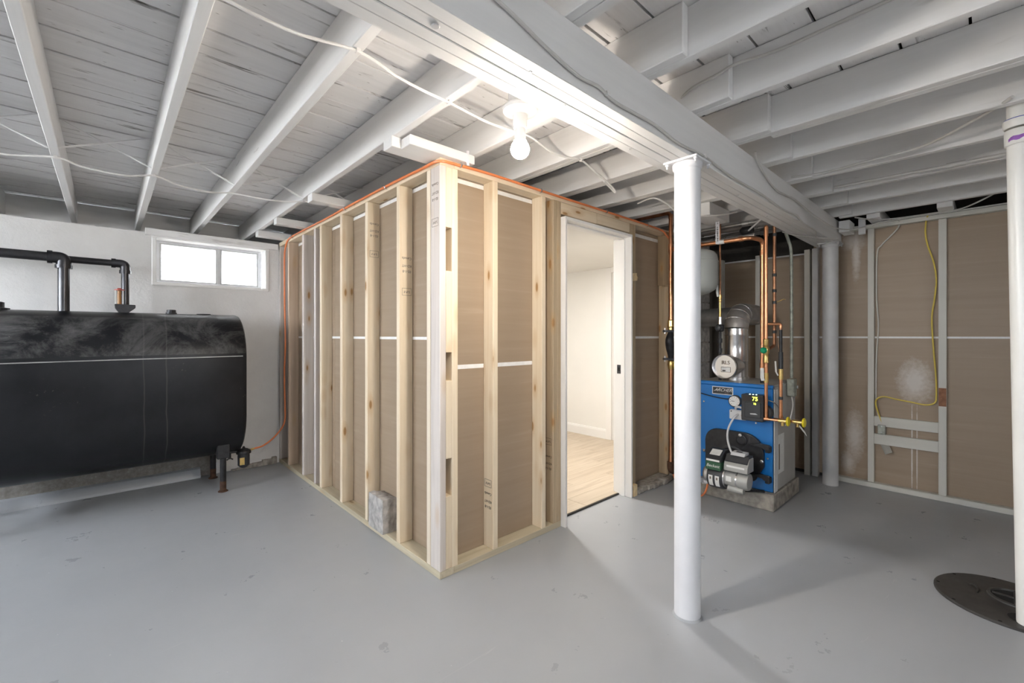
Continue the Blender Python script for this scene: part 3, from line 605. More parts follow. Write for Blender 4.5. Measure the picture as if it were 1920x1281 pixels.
# float gauge: yoke, clear vial, red float
g0 = (0.092, TYc, ZTK)
gy = link('gauge_yoke', prism([(0.045, ZTK + 0.062), (0.165, ZTK + 0.058), (0.165, ZTK + 0.035), (0.120, ZTK - 0.006), (0.072, ZTK - 0.006), (0.048, ZTK + 0.03)], 1, TYc - 0.034, TYc + 0.034, 0.004), 'iron', tk)
vi = link('gauge_vial', cyl((0.073, TYc - 0.01, ZTK + 0.062), (0.073, TYc - 0.01, ZTK + 0.165), 0.012, 12), 'amber', tk, True)
for dx in (-0.021, 0.021): link('gauge_post', cyl((0.073 + dx, TYc - 0.012, ZTK + 0.06), (0.073 + dx, TYc - 0.012, ZTK + 0.168), 0.0035, 6), 'white_label', vi)
link('gauge_cap', lathe([(0.030, 0), (0.030, 0.005), (0.014, 0.009), (0.010, 0.016)], (0.073, TYc - 0.01, ZTK + 0.166), seg=12), 'red', vi)
def iron_run(name, label, X, r, ztop, x_end, y_, zb, zend):
    t = thing(name, label, 'pipe', (X, y_, zb))
    link('riser', cyl((X, y_, zb), (X, y_, ztop - 0.05), r, 18), 'gunmetal', t, True)
    b = sweep(rounded([(X, y_, ztop - 0.062), (X, y_, ztop), (X - 0.062, y_, ztop)], 0.05, 8), r * 1.28, 18); link('elbow', b, 'gunmetal', t, True)
    link('elbow_rim', cyl((X, y_, ztop - 0.075), (X, y_, ztop - 0.050), r * 1.45, 18), 'gunmetal', t, True); link('elbow_rim', cyl((X - 0.055, y_, ztop), (X - 0.080, y_, ztop), r * 1.45, 18), 'gunmetal', t, True)
    link('horizontal_run', cyl((X - 0.06, y_, ztop), (x_end, y_, zend), r, 18), 'iron', t, True)
iron_run('vent_pipe', 'thick black iron pipe rising from the tank top nearest the picture edge', -0.222, 0.0315, 1.818, -2.55, TYc - 0.02, ZTK - 0.003, 1.83)
iron_run('fill_pipe', 'thinner black iron pipe rising beside the red float gauge on tank', 0.108, 0.0245, 1.822, -2.55, TYc + 0.075, ZTK + 0.054, 1.83)
# oil filter with its valve at the tank outlet
of = thing('oil_filter', 'small black oil filter canister hanging off the tank outlet', 'filter', (0.865, 4.33, 0.14))
link('outlet_pipe', cyl((0.70, 4.35, 0.285), (0.86, 4.33, 0.283), 0.011, 10), 'iron', of, True)
link('filter_head', lathe([(0.03, 0.30), (0.052, 0.285), (0.056, 0.272), (0.056, 0.262), (0.046, 0.258)], (0.865, 4.33, 0), seg=18), 'iron', of, True)
link('filter_bowl', lathe([(0.043, 0.262), (0.046, 0.245), (0.045, 0.165), (0.030, 0.148), (0.012, 0.138), (0, 0.136)], (0.865, 4.33, 0), seg=18), 'charcoal', of, True)
link('filter_label', prism([(0.8275, 0.175), (0.862, 0.175), (0.862, 0.235), (0.8275, 0.235)], 1, 4.2815, 4.288), 'brass', of)
link('bleed_screw', lathe([(0.012, 0.30), (0.012, 0.31), (0.006, 0.322)], (0.865, 4.33, 0), seg=8), 'iron', of)
v = link('shutoff_valve', cyl((0.765, 4.34, 0.28), (0.765, 4.34, 0.235), 0.010, 10), 'iron', of, True); link('valve_handle', sweep([(0.742, 4.34, 0.222), (0.757, 4.34, 0.232), (0.773, 4.34, 0.232), (0.788, 4.34, 0.222)], 0.006, 8), 'iron', v, True)
link('outlet_fitting', cyl((0.915, 4.33, 0.283), (0.945, 4.335, 0.287), 0.009, 8), 'brass', of, True)
# orange fuel line from filter up the stud, along the top plates, down to the burner
XO, ZO = XP - 0.010, ZT + 0.016
pts = [(0.944, 4.335, 0.287), (1.02, 4.36, 0.295), (1.12, 4.43, 0.335), (1.22, 4.53, 0.40), (1.258, 4.575, 0.47), (1.262, 4.59, 0.60), (1.260, 4.60, 0.9), (1.264, 4.585, 1.2), (1.262, 4.60, 1.6), (1.262, 4.605, 2.0), (1.262, 4.58, 2.10), (XO, 4.49, ZO), (XO, 4.2, ZO + 0.012), (XO, 3.6, ZO + 0.008), (XO, 3.0, ZO + 0.012), (XO, 2.4, ZO + 0.010), (XO, 2.10, ZO + 0.003), (XO - 0.004, 1.97, ZO), (XP + 0.012, YP - 0.011, ZO), (1.36, YP - 0.010, ZO + 0.004), (1.6, YP - 0.010, ZO + 0.012), (2.2, YP - 0.010, ZO + 0.010), (2.9, YP - 0.010, ZO + 0.010), (3.45, YP - 0.010, ZO + 0.006), (3.56, YP - 0.03, ZO - 0.03), (3.60, 1.875, 2.02), (3.602, 1.875, 1.6), (3.606, 1.873, 1.0), (3.60, 1.87, 0.4), (3.602, 1.865, 0.10), (3.58, 1.80, 0.014), (3.50, 1.68, 0.012), (3.42, 1.55, 0.014), (3.36, 1.48, 0.07), (3.35, 1.452, 0.15)]
fo = link('fuel_line', sweep(curve(pts, 7), 0.0075, 8), 'orange', None, True, base=(0.944, 4.335, 0.012))
tag(fo, 'orange coated fuel line running from the tank filter along the partition top', 'fuel line')
for (x, y_) in ((XO, 4.38), (XO, 3.15), (XO, 2.52), (1.40, YP - 0.010), (2.02, YP - 0.010), (2.72, YP - 0.010), (3.3, YP - 0.010)):
    z = ZO + 0.010
    if x == XO: p = [(x + 0.010, y_, z + 0.016), (x - 0.006, y_, z + 0.012), (x - 0.010, y_, z), (x - 0.005, y_, z - 0.011), (x + 0.010, y_, z - 0.014)]
    else: p = [(x, y_ + 0.010, z + 0.016), (x, y_ - 0.006, z + 0.012), (x, y_ - 0.010, z), (x, y_ - 0.005, z - 0.011), (x, y_ + 0.010, z - 0.014)]
    link('clip', sweep(p, 0.006, 6, flat=(0.0012, 0.006)), 'galv', fo)
o = link('hanging_strap', sweep(curve([(1.43, 1.905, 2.262), (1.425, 1.90, 2.25), (1.42, 1.897, 2.21), (1.432, 1.905, 2.185), (1.44, 1.92, 2.19)], 5), 0.008, 6, flat=(0.0012, 0.0085)), 'steel_paint', None, base=(1.43, 1.90, 2.185))
tag(o, 'bent white metal strap hanging over the partition corner', 'strap')

# ================================================================== LIGHT FIXTURE, CABLES
BX, BY, BZ = 1.145, 1.20, 1.972
lf = thing('light_fixture', 'white porcelain lampholder with a glowing bare bulb under the joists', 'lamp', (BX, BY, 2.26))
oc = [(0.053 * math.cos(math.pi / 8 + k * math.pi / 4), 0.053 * math.sin(math.pi / 8 + k * math.pi / 4)) for k in range(8)]
link('junction_box', prism([(BX + 0.008 + p[0], BY + p[1]) for p in oc], 2, 2.128, 2.258), 'metal_box', lf)
link('box_bracket', box(1.0805, BX + 0.09, BY - 0.012, BY + 0.012, 2.2585, 2.262), 'metal_box', lf)
link('holder_plate', lathe([(0.062, 2.127), (0.066, 2.120), (0.064, 2.110), (0.050, 2.102), (0.028, 2.097)], (BX, BY, 0), seg=32), 'porcelain', lf, True)
link('screw', lathe([(0.005, 0), (0.004, -0.003)], (BX - 0.040, BY - 0.01, 2.105), seg=8), 'galv', lf)
link('socket', lathe([(0.0275, 2.100), (0.0265, 2.06), (0.0245, 2.048), (0.021, 2.047)], (BX, BY, 0), seg=24), 'porcelain', lf, True)
bu = link('bulb_neck', lathe([(0.019, 2.05), (0.0205, 2.03), (0.0225, 2.008), (0.025, 2.000)], (BX, BY, 0), seg=24), 'bulb_neck', lf, True)
pr = [(0.0245, 2.0)] + [(0.0355 * math.sin(a), BZ - 0.004 - 0.0355 * math.cos(a) * -1) for a in [math.pi * (0.27 + 0.73 * k / 10) for k in range(10)]]
pr = [(0.0245, 1.9995)] + [(0.0355 * math.sin(a), 1.970 + 0.0355 * math.cos(a)) for a in [0.75 + (math.pi - 0.75) * k / 10 for k in range(11)]]
pr = [(0.0245, 1.9995)] + [(0.0355 * math.sin(a), 1.970 + 0.0355 * math.cos(a)) for a in [0.75 + (math.pi / 2 - 0.75) * k / 4 for k in range(5)]]
link('bulb_shoulder', lathe(pr, (BX, BY, 0), seg=24), 'bulb_top', lf, True)
pr = [(0.0355 * math.sin(a), 1.9698 + 0.0355 * math.cos(a)) for a in [math.pi / 2 * (1 + k / 6) for k in range(7)]]
pr[-1] = (0, pr[-1][1]); link('bulb_globe', lathe(pr, (BX, BY, 0), seg=24), 'bulb', lf, True)
for i in range(2): link('cable_clamp', cyl((BX + 0.045 + i * 0.03, BY - 0.045, 2.15), (BX + 0.045 + i * 0.03, BY - 0.045, 2.215), 0.006, 8), 'metal_box', lf)
def cable(label, pts, r=0.0055, mat='cable_white', n=8, cat='cable', name='cable', staples=()):
    c = Vector(pts[0]); o = link(name, sweep(curve(pts, n), r, 8, flat=(r, r * 1.0)), mat, None, True, base=tuple(c)); tag(o, label, cat, None)
    for p in staples: link('staple', box(p[0] - 0.008, p[0] + 0.008, p[1] - r - 0.003, p[1] + r + 0.003, p[2] - r - 0.002, p[2] + r + 0.004, 0.001), 'cable_white', o)
    return o
zc = ZJ - 0.008
cable('white cable sagging from joist to joist above the black tank', [(-2.3, 3.5, zc), (-1.47, 3.49, zc), (-1.25, 3.49, zc - 0.03), (-1.05, 3.48, zc), (-0.84, 3.50, zc - 0.025), (-0.63, 3.48, zc), (-0.42, 3.53, zc - 0.022), (-0.205, 3.475, zc), (-0.10, 3.49, zc - 0.020), (0.08, 3.47, zc - 0.032), (0.215, 3.47, zc), (0.33, 3.50, zc - 0.02), (0.50, 3.53, zc - 0.022), (0.635, 3.53, zc), (0.80, 3.47, zc - 0.018), (0.95, 3.43, zc - 0.016), (1.06, 3.40, zc), (1.2, 3.33, zc - 0.006), (1.32, 3.24, zc - 0.004)], staples=[(-0.205, 3.475, zc), (0.215, 3.47, zc), (1.06, 3.40, zc)])
cable('white cable crossing the joists past the bulb, end coiled', [(-1.0, 1.50, zc), (-0.63, 1.50, zc), (-0.42, 1.51, zc - 0.02), (-0.2, 1.50, zc), (0.02, 1.51, zc - 0.02), (0.215, 1.50, zc - 0.004), (0.32, 1.49, zc - 0.018), (0.45, 1.485, zc - 0.022), (0.637, 1.475, zc), (0.80, 1.50, zc - 0.012), (0.93, 1.52, zc - 0.010), (1.06, 1.54, zc), (1.25, 1.54, zc - 0.014), (1.45, 1.53, zc - 0.012), (1.53, 1.53, zc - 0.004), (1.70, 1.55, zc - 0.022), (1.83, 1.555, zc - 0.014), (1.95, 1.55, zc), (2.08, 1.56, zc - 0.022), (2.22, 1.57, zc - 0.05), (2.30, 1.575, zc - 0.075), (2.32, 1.58, zc - 0.09), (2.29, 1.585, zc - 0.075), (2.20, 1.575, zc - 0.052)], staples=[(0.637, 1.475, zc), (1.06, 1.54, zc), (1.95, 1.55, zc)])
yb = 0.882
cable('grey painted cable stapled along the near face of the main beam', [(-0.6, yb, 2.16), (0.2, yb, 2.16), (0.60, yb, 2.165), (0.78, yb, 2.150), (0.95, yb, 2.112), (1.10, yb, 2.088), (1.20, yb, 2.095), (1.30, yb, 2.078), (1.55, yb, 2.085), (1.75, yb, 2.070), (2.0, yb, 2.082), (2.3, yb, 2.065), (2.7, yb, 2.070), (3.1, yb, 2.058), (3.4, yb, 2.072), (3.55, yb - 0.002, 2.045), (3.85, yb - 0.004, 2.040), (4.10, 0.93, 2.045), (4.28, 0.90, 2.048), (4.30, 0.83, 2.046), (4.2, 0.90, 2.044), (3.95, 1.02, 2.045), (3.80, 1.08, 2.06)], 0.0052, 'cable_grey', staples=[(1.25, yb, 2.088), (2.0, yb, 2.082)])
cable('grey cable drooping off the beam top towards the wall top plate', [(2.60, 0.87, 2.27), (2.64, 0.878, 2.245), (2.75, 0.880, 2.20), (2.95, 0.880, 2.150), (3.15, 0.880, 2.155), (3.35, 0.878, 2.165), (3.7, 0.86, 2.13), (4.1, 0.82, 2.10), (4.4, 0.76, 2.12), (4.6, 0.68, 2.17), (4.68, 0.60, 2.20), (4.69, 0.40, 2.205), (4.69, 0.0, 2.205), (4.69, -0.8, 2.21)], 0.0055, 'cable_grey')
cable('grey cable lying on the wall top plate beside the lookout blocks', [(4.30, 0.72, 2.19), (4.5, 0.66, 2.20), (4.67, 0.55, 2.212), (4.675, 0.30, 2.209), (4.672, 0.15, 2.212), (4.6, 0.02, 2.25), (4.55, -0.06, 2.29)], 0.0055, 'cable_grey')
xj = 1.508
cable('grey painted cable along the second joist right of the beam', [(1.922, 1.0, 2.30), (1.883, 0.90, 2.345), (1.880, 0.78, 2.36), (1.885, 0.70, 2.375), (1.922, 0.55, 2.38), (1.924, 0.2, 2.39), (1.924, -0.5, 2.39), (1.924, -1.2, 2.38)], 0.006, 'cable_grey')
cable('long grey cable hung loosely below the far joists toward white pipe', [(3.2, 0.86, 2.275), (3.218, 0.70, 2.262), (3.19, 0.5, 2.262), (3.15, 0.25, 2.262), (3.0, 0.10, 2.262), (2.84, -0.02, 2.262), (2.78, -0.06, 2.265)], 0.007, 'cable_grey')
o = link('conduit_pipe', sweep([(3.62, 0.72, 2.27), (3.63, 0.2, 2.265), (3.64, -0.6, 2.265)], 0.010, 8), 'cable_grey', None, True, base=(3.62, 0.72, 2.26)); tag(o, 'thin grey conduit fixed beside the farthest full joists', 'conduit'); link('coupling', cyl((3.633, 0.18, 2.265), (3.634, 0.10, 2.265), 0.015, 10), 'cable_grey', o, True)
# cables on the brown stud wall
xw = 4.742
cable('yellow cable looping down the wall stud to a metal box', [(4.69, 0.33, 2.21), (4.715, 0.345, 2.17), (4.745, 0.352, 2.08), (4.745, 0.34, 1.98), (4.735, 0.305, 1.84), (4.745, 0.290, 1.70), (4.735, 0.300, 1.55), (4.738, 0.315, 1.40), (4.742, 0.305, 1.15), (4.742, 0.292, 0.95), (4.742, 0.290, 0.80), (4.735, 0.300, 0.745), (4.725, 0.35, 0.725), (4.725, 0.44, 0.738), (4.72, 0.53, 0.752), (4.715, 0.60, 0.765), (4.715, 0.645, 0.740), (4.72, 0.652, 0.69), (4.725, 0.630, 0.60), (4.728, 0.612, 0.535)], 0.0055, 'cable_yellow')
cable('aged beige cable beside the left stud of the brown wall', [(4.69, 0.50, 2.205), (4.73, 0.51, 2.15), (4.748, 0.56, 2.09), (4.750, 0.62, 2.02), (4.748, 0.648, 1.95), (4.748, 0.652, 1.6), (4.748, 0.640, 1.35), (4.748, 0.652, 1.1), (4.748, 0.655, 0.75), (4.742, 0.640, 0.60), (4.735, 0.622, 0.535)], 0.0055, 'stud_white')
eb = thing('electrical_box', 'small grey metal electrical box on the wall blocking, yellow cable entering', 'box', (4.735, 0.615, 0.452))
link('box_body', box(4.712, 4.756, 0.590, 0.640, 0.4505, 0.530, 0.003), 'galv_dull', eb); link('box_cover', box(4.709, 4.7118, 0.592, 0.638, 0.454, 0.526, 0.001), 'conduit', eb)
for dz in (0.012, 0.06): link('screw', cyl((4.709, 0.615, 0.458 + dz), (4.706, 0.615, 0.458 + dz), 0.004, 8), 'galv', eb)

# ================================================================== LOOSE BLOCK, SUMP, PVC PIPE
cb = thing('concrete_brick', 'rough grey concrete block standing on the partition bottom plate', 'block', (1.30, 2.645, 0.038))
b = box(1.254, 1.3605, 2.541, 2.738, 0.0385, 0.252, 0.0)
bmesh.ops.subdivide_edges(b, edges=list(b.edges), cuts=5, use_grid_fill=True)
for v in b.verts:
    if v.co.z > 0.05: v.co += Vector((random.uniform(-1, 1), random.uniform(-1, 1), random.uniform(-1, 1))) * 0.0028
    if v.co.z > 0.24: v.co.z -= max(0, (v.co.x - 1.30)) * 0.25
    v.co.x = min(v.co.x, 1.3625)
link('block_body', b, 'block', cb)
SC = (3.14, -0.06)
sl = thing('sump_lid', 'round black sump pit cover set in the grey floor', 'sump cover', (SC[0], SC[1], 0))
link('lid_disc', lathe([(0.262, 0), (0.262, 0.006), (0.256, 0.011), (0.0, 0.013)], (*SC, 0.0005), seg=56), 'lid', sl, True)
for a in range(0, 360, 40):
    p = (SC[0] + 0.245 * math.cos(math.radians(a + 12)), SC[1] + 0.245 * math.sin(math.radians(a + 12))); link('bolt_hole', lathe([(0.007, 0), (0, 0.0004)], (*p, 0.0122), seg=10), 'hole', sl)
gc = (SC[0] + 0.045, SC[1] - 0.02)
gr = link('grommet_ring', lathe([(0.098, 0.010), (0.096, 0.020), (0.084, 0.022), (0.080, 0.013)], (*gc, 0), seg=36), 'lid', sl, True)
link('grommet_recess', lathe([(0.080, 0.0135), (0.0, 0.0139)], (*gc, 0), seg=36), 'hole', gr)
for a in (30, 120): link('grommet_rib', box(gc[0] - 0.078, gc[0] + 0.078, gc[1] - 0.008, gc[1] + 0.008, 0.014, 0.021, 0.002) if a == 30 else box(gc[0] - 0.008, gc[0] + 0.008, gc[1] - 0.078, gc[1] + 0.078, 0.014, 0.021, 0.002), 'lid', gr)
link('lift_handle', sweep(curve([(3.21, 0.075, 0.014), (3.20, 0.06, 0.019), (3.165, 0.045, 0.020), (3.13, 0.05, 0.014)], 5), 0.005, 6), 'lid', sl, True)
hc = (2.985, -0.093); link('vent_hole', lathe([(0.045, 0.0139), (0, 0.0143)], (*hc, 0), seg=24), 'hole', sl)
pv = thing('discharge_pipe', 'white PVC discharge pipe with purple primer smear rising from sump lid', 'pipe', (2.955, -0.112, 0.0))
A0, A1 = Vector((2.955, -0.112, 0.004)), Vector((2.913, -0.077, 2.43)); 
def al(t): return A0.lerp(A1, t)
link('lower_pipe', cyl(al(0), al(0.885), 0.0385, 24), 'pvc', pv, True)
link('coupling', lathe([(0.040, 0), (0.0445, 0.003), (0.0445, 0.065), (0.043, 0.068)], al(0.862), A1 - A0, 24), 'pvc', pv, True)
link('coupling', lathe([(0.0435, 0), (0.047, 0.004), (0.050, 0.028), (0.0495, 0.034), (0.041, 0.034)], al(0.8935), A1 - A0, 24), 'pvc', pv, True)
link('primer_ring', lathe([(0.0455, 0), (0.0455, 0.003), (0.039, 0.003)], al(0.908), A1 - A0, 24), 'blue_ring', pv, True)
link('upper_pipe', cyl(al(0.905), al(1.0), 0.0365, 24), 'pvc', pv, True)
# primer smear: thin band hugging the coupling
b = bmesh.new(); ax = (A1 - A0).normalized(); u = Vector((1, 0, 0)) - ax * ax.x; u.normalize(); w = ax.cross(u); c0 = al(0.868); rows = []
for k in range(13):
    a = math.radians(135 + k * 11); h0 = 0.004 * math.sin(k * 1.3) + k * 0.0012; rows.append([b.verts.new(c0 + (u * math.cos(a) + w * math.sin(a)) * 0.0450 + ax * (h0 + dh)) for dh in (0.0, 0.016 - 0.004 * math.cos(k))])
for k in range(12): b.faces.new((rows[k][0], rows[k + 1][0], rows[k + 1][1], rows[k][1]))
link('primer_smear', b, 'purple', pv, True)

# ================================================================== BOILER
FX, BY0, BY1, BXB, ZS, ZTB = 3.57, 1.072, 1.635, 4.09, 0.122, 0.905
o = link('boiler_slab', box(3.515, 4.13, 1.055, 1.68, 0, 0.120, 0.006), 'concrete', None, base=(3.8, 1.36, 0)); tag(o, 'low grey concrete slab under the blue boiler', 'slab')
bo = thing('boiler', 'blue oil-fired boiler with black burner door and grey side panels', 'boiler', (3.83, 1.35, 0.122))
link('front_panel', box(FX, FX + 0.02, BY0 + 0.006, BY1, ZS, ZTB - 0.028, 0.004), 'boiler_blue', bo); link('front_lip', box(FX - 0.012, FX + 0.02, BY0 + 0.002, BY1, ZTB - 0.0275, ZTB, 0.005), 'boiler_blue', bo)
link('side_panel', box(FX + 0.021, BXB, BY0, BY0 + 0.012, ZS, ZTB - 0.012, 0.003), 'boiler_grey', bo); link('side_panel', box(FX + 0.021, BXB, BY1 - 0.012, BY1, ZS, ZTB - 0.012, 0.003), 'boiler_grey', bo)
link('corner_strip', box(FX + 0.002, FX + 0.075, BY0 - 0.006, BY0 - 0.0005, ZS, ZTB - 0.03, 0.002), 'boiler_pale', bo)
link('back_panel', box(BXB - 0.012, BXB, BY0 + 0.013, BY1 - 0.013, ZS, ZTB - 0.012), 'boiler_grey', bo); link('top_panel', box(FX + 0.021, BXB, BY0, BY1, ZTB - 0.0115, ZTB, 0.003), 'boiler_grey', bo)
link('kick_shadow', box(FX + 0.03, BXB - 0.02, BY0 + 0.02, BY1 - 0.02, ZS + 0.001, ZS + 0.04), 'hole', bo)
link('instruction_sheet', box(3.66, 3.80, BY0 - 0.0022, BY0 - 0.0005, 0.24, 0.53), 'white_label', bo)
link('sheet_print', box(3.675, 3.70, BY0 - 0.003, BY0 - 0.0023, 0.27, 0.46), 'ink_faint', bo)
# badge
bd = link('badge', prism([(1.352, 0.804), (1.512, 0.804), (1.512, 0.866), (1.352, 0.866)], 0, FX - 0.0045, FX - 0.0005, 0.0015), 'white_label', bo)
link('badge_face', box(FX - 0.0053, FX - 0.0044, 1.358, 1.506, 0.809, 0.861), 'charcoal', bd)
text('badge_lettering', 'ARCHER', 0.034, (FX - 0.0057, 1.428, 0.840), (0, -1, 0), (0, 0, 1), 'white_label', bd, 0.45); text('badge_lettering', 'boiler', 0.014, (FX - 0.0057, 1.400, 0.820), (0, -1, 0), (0, 0, 1), 'ink_faint', bd, 0.4)
link('badge_swoosh', sweep([(FX - 0.0057, 1.500, 0.832), (FX - 0.0057, 1.480, 0.836), (FX - 0.0057, 1.462, 0.842)], 0.0012, 6), 'white_label', bd)
link('badge_wire', sweep(curve([(FX - 0.006, 1.60, 0.80), (FX - 0.010, 1.55, 0.79), (FX - 0.012, 1.46, 0.778), (FX - 0.012, 1.38, 0.776), (FX - 0.010, 1.33, 0.785)], 6), 0.004, 6), 'iron', bo, True)
# gauge
gg = link('gauge', lathe([(0.046, 0), (0.046, 0.022), (0.040, 0.026)], (FX - 0.0005, 1.335, 0.765), (-1, 0, 0), 28), 'charcoal', bo, True); link('gauge_dial', lathe([(0.039, 0), (0, 0.0006)], (FX - 0.0268, 1.335, 0.765), (-1, 0, 0), 28), 'white_label', gg)
link('gauge_needle', box(FX - 0.0290, FX - 0.0276, 1.333, 1.357, 0.7635, 0.7665), 'ink', gg)
for k in range(9):
    a = math.radians(-45 + k * 33.75); link('gauge_tick', cyl((FX - 0.0274, 1.335 - 0.030 * math.cos(a), 0.765 + 0.030 * math.sin(a)), (FX - 0.0280, 1.335 - 0.030 * math.cos(a), 0.765 + 0.030 * math.sin(a)), 0.0025, 6), 'red' if k < 4 else 'ink', gg)
# junction box with flexible conduit
jb = link('junction_box', box(FX - 0.045, FX - 0.0005, 1.245, 1.365, 0.630, 0.700, 0.004), 'boiler_pale', bo)
for yy, zz in ((1.262, 0.64), (1.350, 0.69)): link('screw', cyl((FX - 0.045, yy, zz), (FX - 0.047, yy, zz), 0.005, 8), 'ink', jb)
link('flexible_conduit', sweep(curve([(FX - 0.045, 1.30, 0.672), (FX - 0.085, 1.315, 0.650), (FX - 0.11, 1.345, 0.57), (FX - 0.13, 1.345, 0.50), (FX - 0.17, 1.315, 0.44), (FX - 0.20, 1.285, 0.405)], 6), 0.0072, 8), 'boiler_pale', jb, True)
link('flexible_conduit', sweep(curve([(FX - 0.02, 1.325, 0.702), (FX - 0.03, 1.32, 0.722), (FX - 0.035, 1.28, 0.722), (FX - 0.03, 1.235, 0.695)], 6), 0.0085, 8), 'boiler_pale', jb, True)
# aquastat control
aq = link('control_box', box(FX - 0.095, FX - 0.0005, 1.112, 1.262, 0.642, 0.835, 0.008, None, 2), 'charcoal', bo)
link('control_window', box(FX - 0.0965, FX - 0.0952, 1.122, 1.250, 0.785, 0.826), 'ink', aq); link('control_cover', box(FX - 0.102, FX - 0.0953, 1.125, 1.235, 0.668, 0.780, 0.003), 'charcoal', aq)
text('display_digits', '75', 0.040, (FX - 0.0972, 1.165, 0.806), (0, -1, 0), (0, 0, 1), 'led', aq); text('display_digits', '16', 0.020, (FX - 0.1030, 1.165, 0.772), (0, -1, 0), (0, 0, 1), 'led', aq)
for k in range(3): link('status_light', lathe([(0.005, 0), (0.004, 0.003), (0, 0.004)], (FX - 0.08, 1.205 - k * 0.022, 0.8352), seg=8), 'led_white', aq)
link('cover_logo', prism([(1.145, 0.694), (1.195, 0.692), (1.197, 0.700), (1.16, 0.703)], 0, FX - 0.1030, FX - 0.1021), 'boiler_pale', aq)
link('cable_gland', cyl((FX - 0.05, 1.112, 0.80), (FX - 0.05, 1.095, 0.80), 0.013, 10), 'galv', aq, True)
link('black_relay', lathe([(0.055, 0), (0.055, 0.05), (0.050, 0.055)], (FX - 0.0005, 1.125, 0.705), (-1, 0, 0), 20), 'charcoal', bo, True)
for p in ((1.58, 0.735), (1.19, 0.615), (1.112, 0.365)): link('panel_screw', lathe([(0.008, 0), (0.006, 0.003), (0, 0.0035)], (FX - 0.0005, *p), (-1, 0, 0), 10), 'galv', bo, True)
# burner door: tall arch with rounded shoulders
dp = []
for (cy, cz, a0, a1, rr) in ((1.265, 0.40, 0, 90, 0.135), (1.46, 0.44, 90, 180, 0.095)): dp += [(cy - rr * math.cos(math.radians(a)), cz + rr * math.sin(math.radians(a))) for a in [a0 + (a1 - a0) * k / 8 for k in range(9)]]
dp += [(1.555, 0.19), (1.53, 0.150), (1.27, 0.150), (1.19, 0.19), (1.13, 0.30)]
dr = link('burner_door', prism(dp, 0, FX - 0.032, FX - 0.0008, 0.004), 'iron', bo)
link('door_ring', lathe([(0.125, 0), (0.125, 0.012), (0.110, 0.016), (0.105, 0.010)], (FX - 0.032, 1.35, 0.30), (-1, 0, 0), 32), 'iron', dr, True)
link('view_port', lathe([(0.042, 0), (0.042, 0.010), (0.034, 0.012), (0.030, 0.006), (0, 0.006)], (FX - 0.032, 1.282, 0.478), (-1, 0, 0), 24), 'iron', dr, True); link('port_pivot', lathe([(0.012, 0), (0.012, 0.012), (0, 0.014)], (FX - 0.043, 1.284, 0.517), (-1, 0, 0), 10), 'galv_dull', dr, True)
for zz in (0.458, 0.235):
    link('door_latch', prism([(1.225, zz), (1.15, zz + 0.022), (1.085, zz + 0.016), (1.083, zz - 0.022), (1.12, zz - 0.02), (1.13, zz - 0.004)], 0, FX - 0.060, FX - 0.0325, 0.003), 'iron', dr); link('latch_block', box(FX - 0.055, FX - 0.001, 1.083, 1.112, zz - 0.04, zz + 0.004, 0.003), 'iron', dr)
link('side_nut', lathe([(0.013, 0), (0.013, 0.008), (0.006, 0.012)], (FX - 0.033, 1.140, 0.345), (-1, 0, 0), 6), 'galv', dr); link('side_nut', lathe([(0.013, 0), (0.013, 0.008), (0.006, 0.012)], (FX - 0.002, 1.575, 0.34), (-1, 0, 0), 6), 'galv', bo)
# burner
bu = link('burner', lathe([(0.085, 0), (0.090, 0.01), (0.090, 0.100), (0.085, 0.11)], (3.34, 1.312, 0.232), (0, 1, 0), 32), 'charcoal', bo, True)
link('blast_tube', cyl((FX - 0.033, 1.36, 0.29), (3.36, 1.36, 0.27), 0.058, 24), 'iron', bu, True)
link('air_band', lathe([(0.050, 0), (0.062, 0.004), (0.062, 0.030), (0.050, 0.045)], (3.34, 1.4225, 0.232), (0, 1, 0), 24), 'galv_dull', bu, True)
link('fuel_pump', box(3.30, 3.38, 1.424, 1.470, 0.16, 0.205, 0.006), 'galv', bu)
for y0 in (1.330, 1.376):
    b = bmesh.new(); ring = []
    for k in range(7):
        a = math.radians(168 + k * 9); ring.append([b.verts.new((3.34 + 0.0912 * math.cos(a), yy, 0.232 + 0.0912 * math.sin(a) * 1)) for yy in (y0, y0 + 0.030)])
    for k in range(6): b.faces.new((ring[k][0], ring[k + 1][0], ring[k + 1][1], ring[k][1]))
    lb = link('printed_label', b, 'white_label', bu)
    link('label_print', box(3.2472, 3.2482, y0 + 0.009, y0 + 0.021, 0.222, 0.240), 'ink_faint', lb)
gcv = link('green_cover', box(3.245, 3.40, 1.318, 1.426, 0.290, 0.352, 0.004), 'green_cover', bu); link('cover_top', prism([(3.243, 0.3525), (3.243, 0.372), (3.262, 0.386), (3.335, 0.425), (3.40, 0.425), (3.40, 0.3525)], 1, 1.318, 1.426, 0.003), 'charcoal', bu)
text('cover_lettering', 'Beckett', 0.030, (3.2442, 1.372, 0.322), (0, -1, 0), (0, 0, 1), 'white_label', gcv, 0.3)
link('white_strip', box(3.2415, 3.2428, 1.324, 1.418, 0.356, 0.369), 'white_label', bu); link('top_sticker', prism([(3.275, 0.3955), (3.330, 0.4245), (3.330, 0.4265), (3.275, 0.3975)], 1, 1.335, 1.408), 'white_label', bu)
pc = link('primary_control', prism([(3.27, 0.302), (3.27, 0.345), (3.285, 0.362), (3.315, 0.398), (3.39, 0.398), (3.39, 0.302)], 1, 1.145, 1.305, 0.004), 'motor_grey', bu); link('control_lid', prism([(3.2845, 0.364), (3.314, 0.400), (3.39, 0.400), (3.39, 0.412), (3.312, 0.412), (3.280, 0.372)], 1, 1.150, 1.300), 'charcoal', pc)
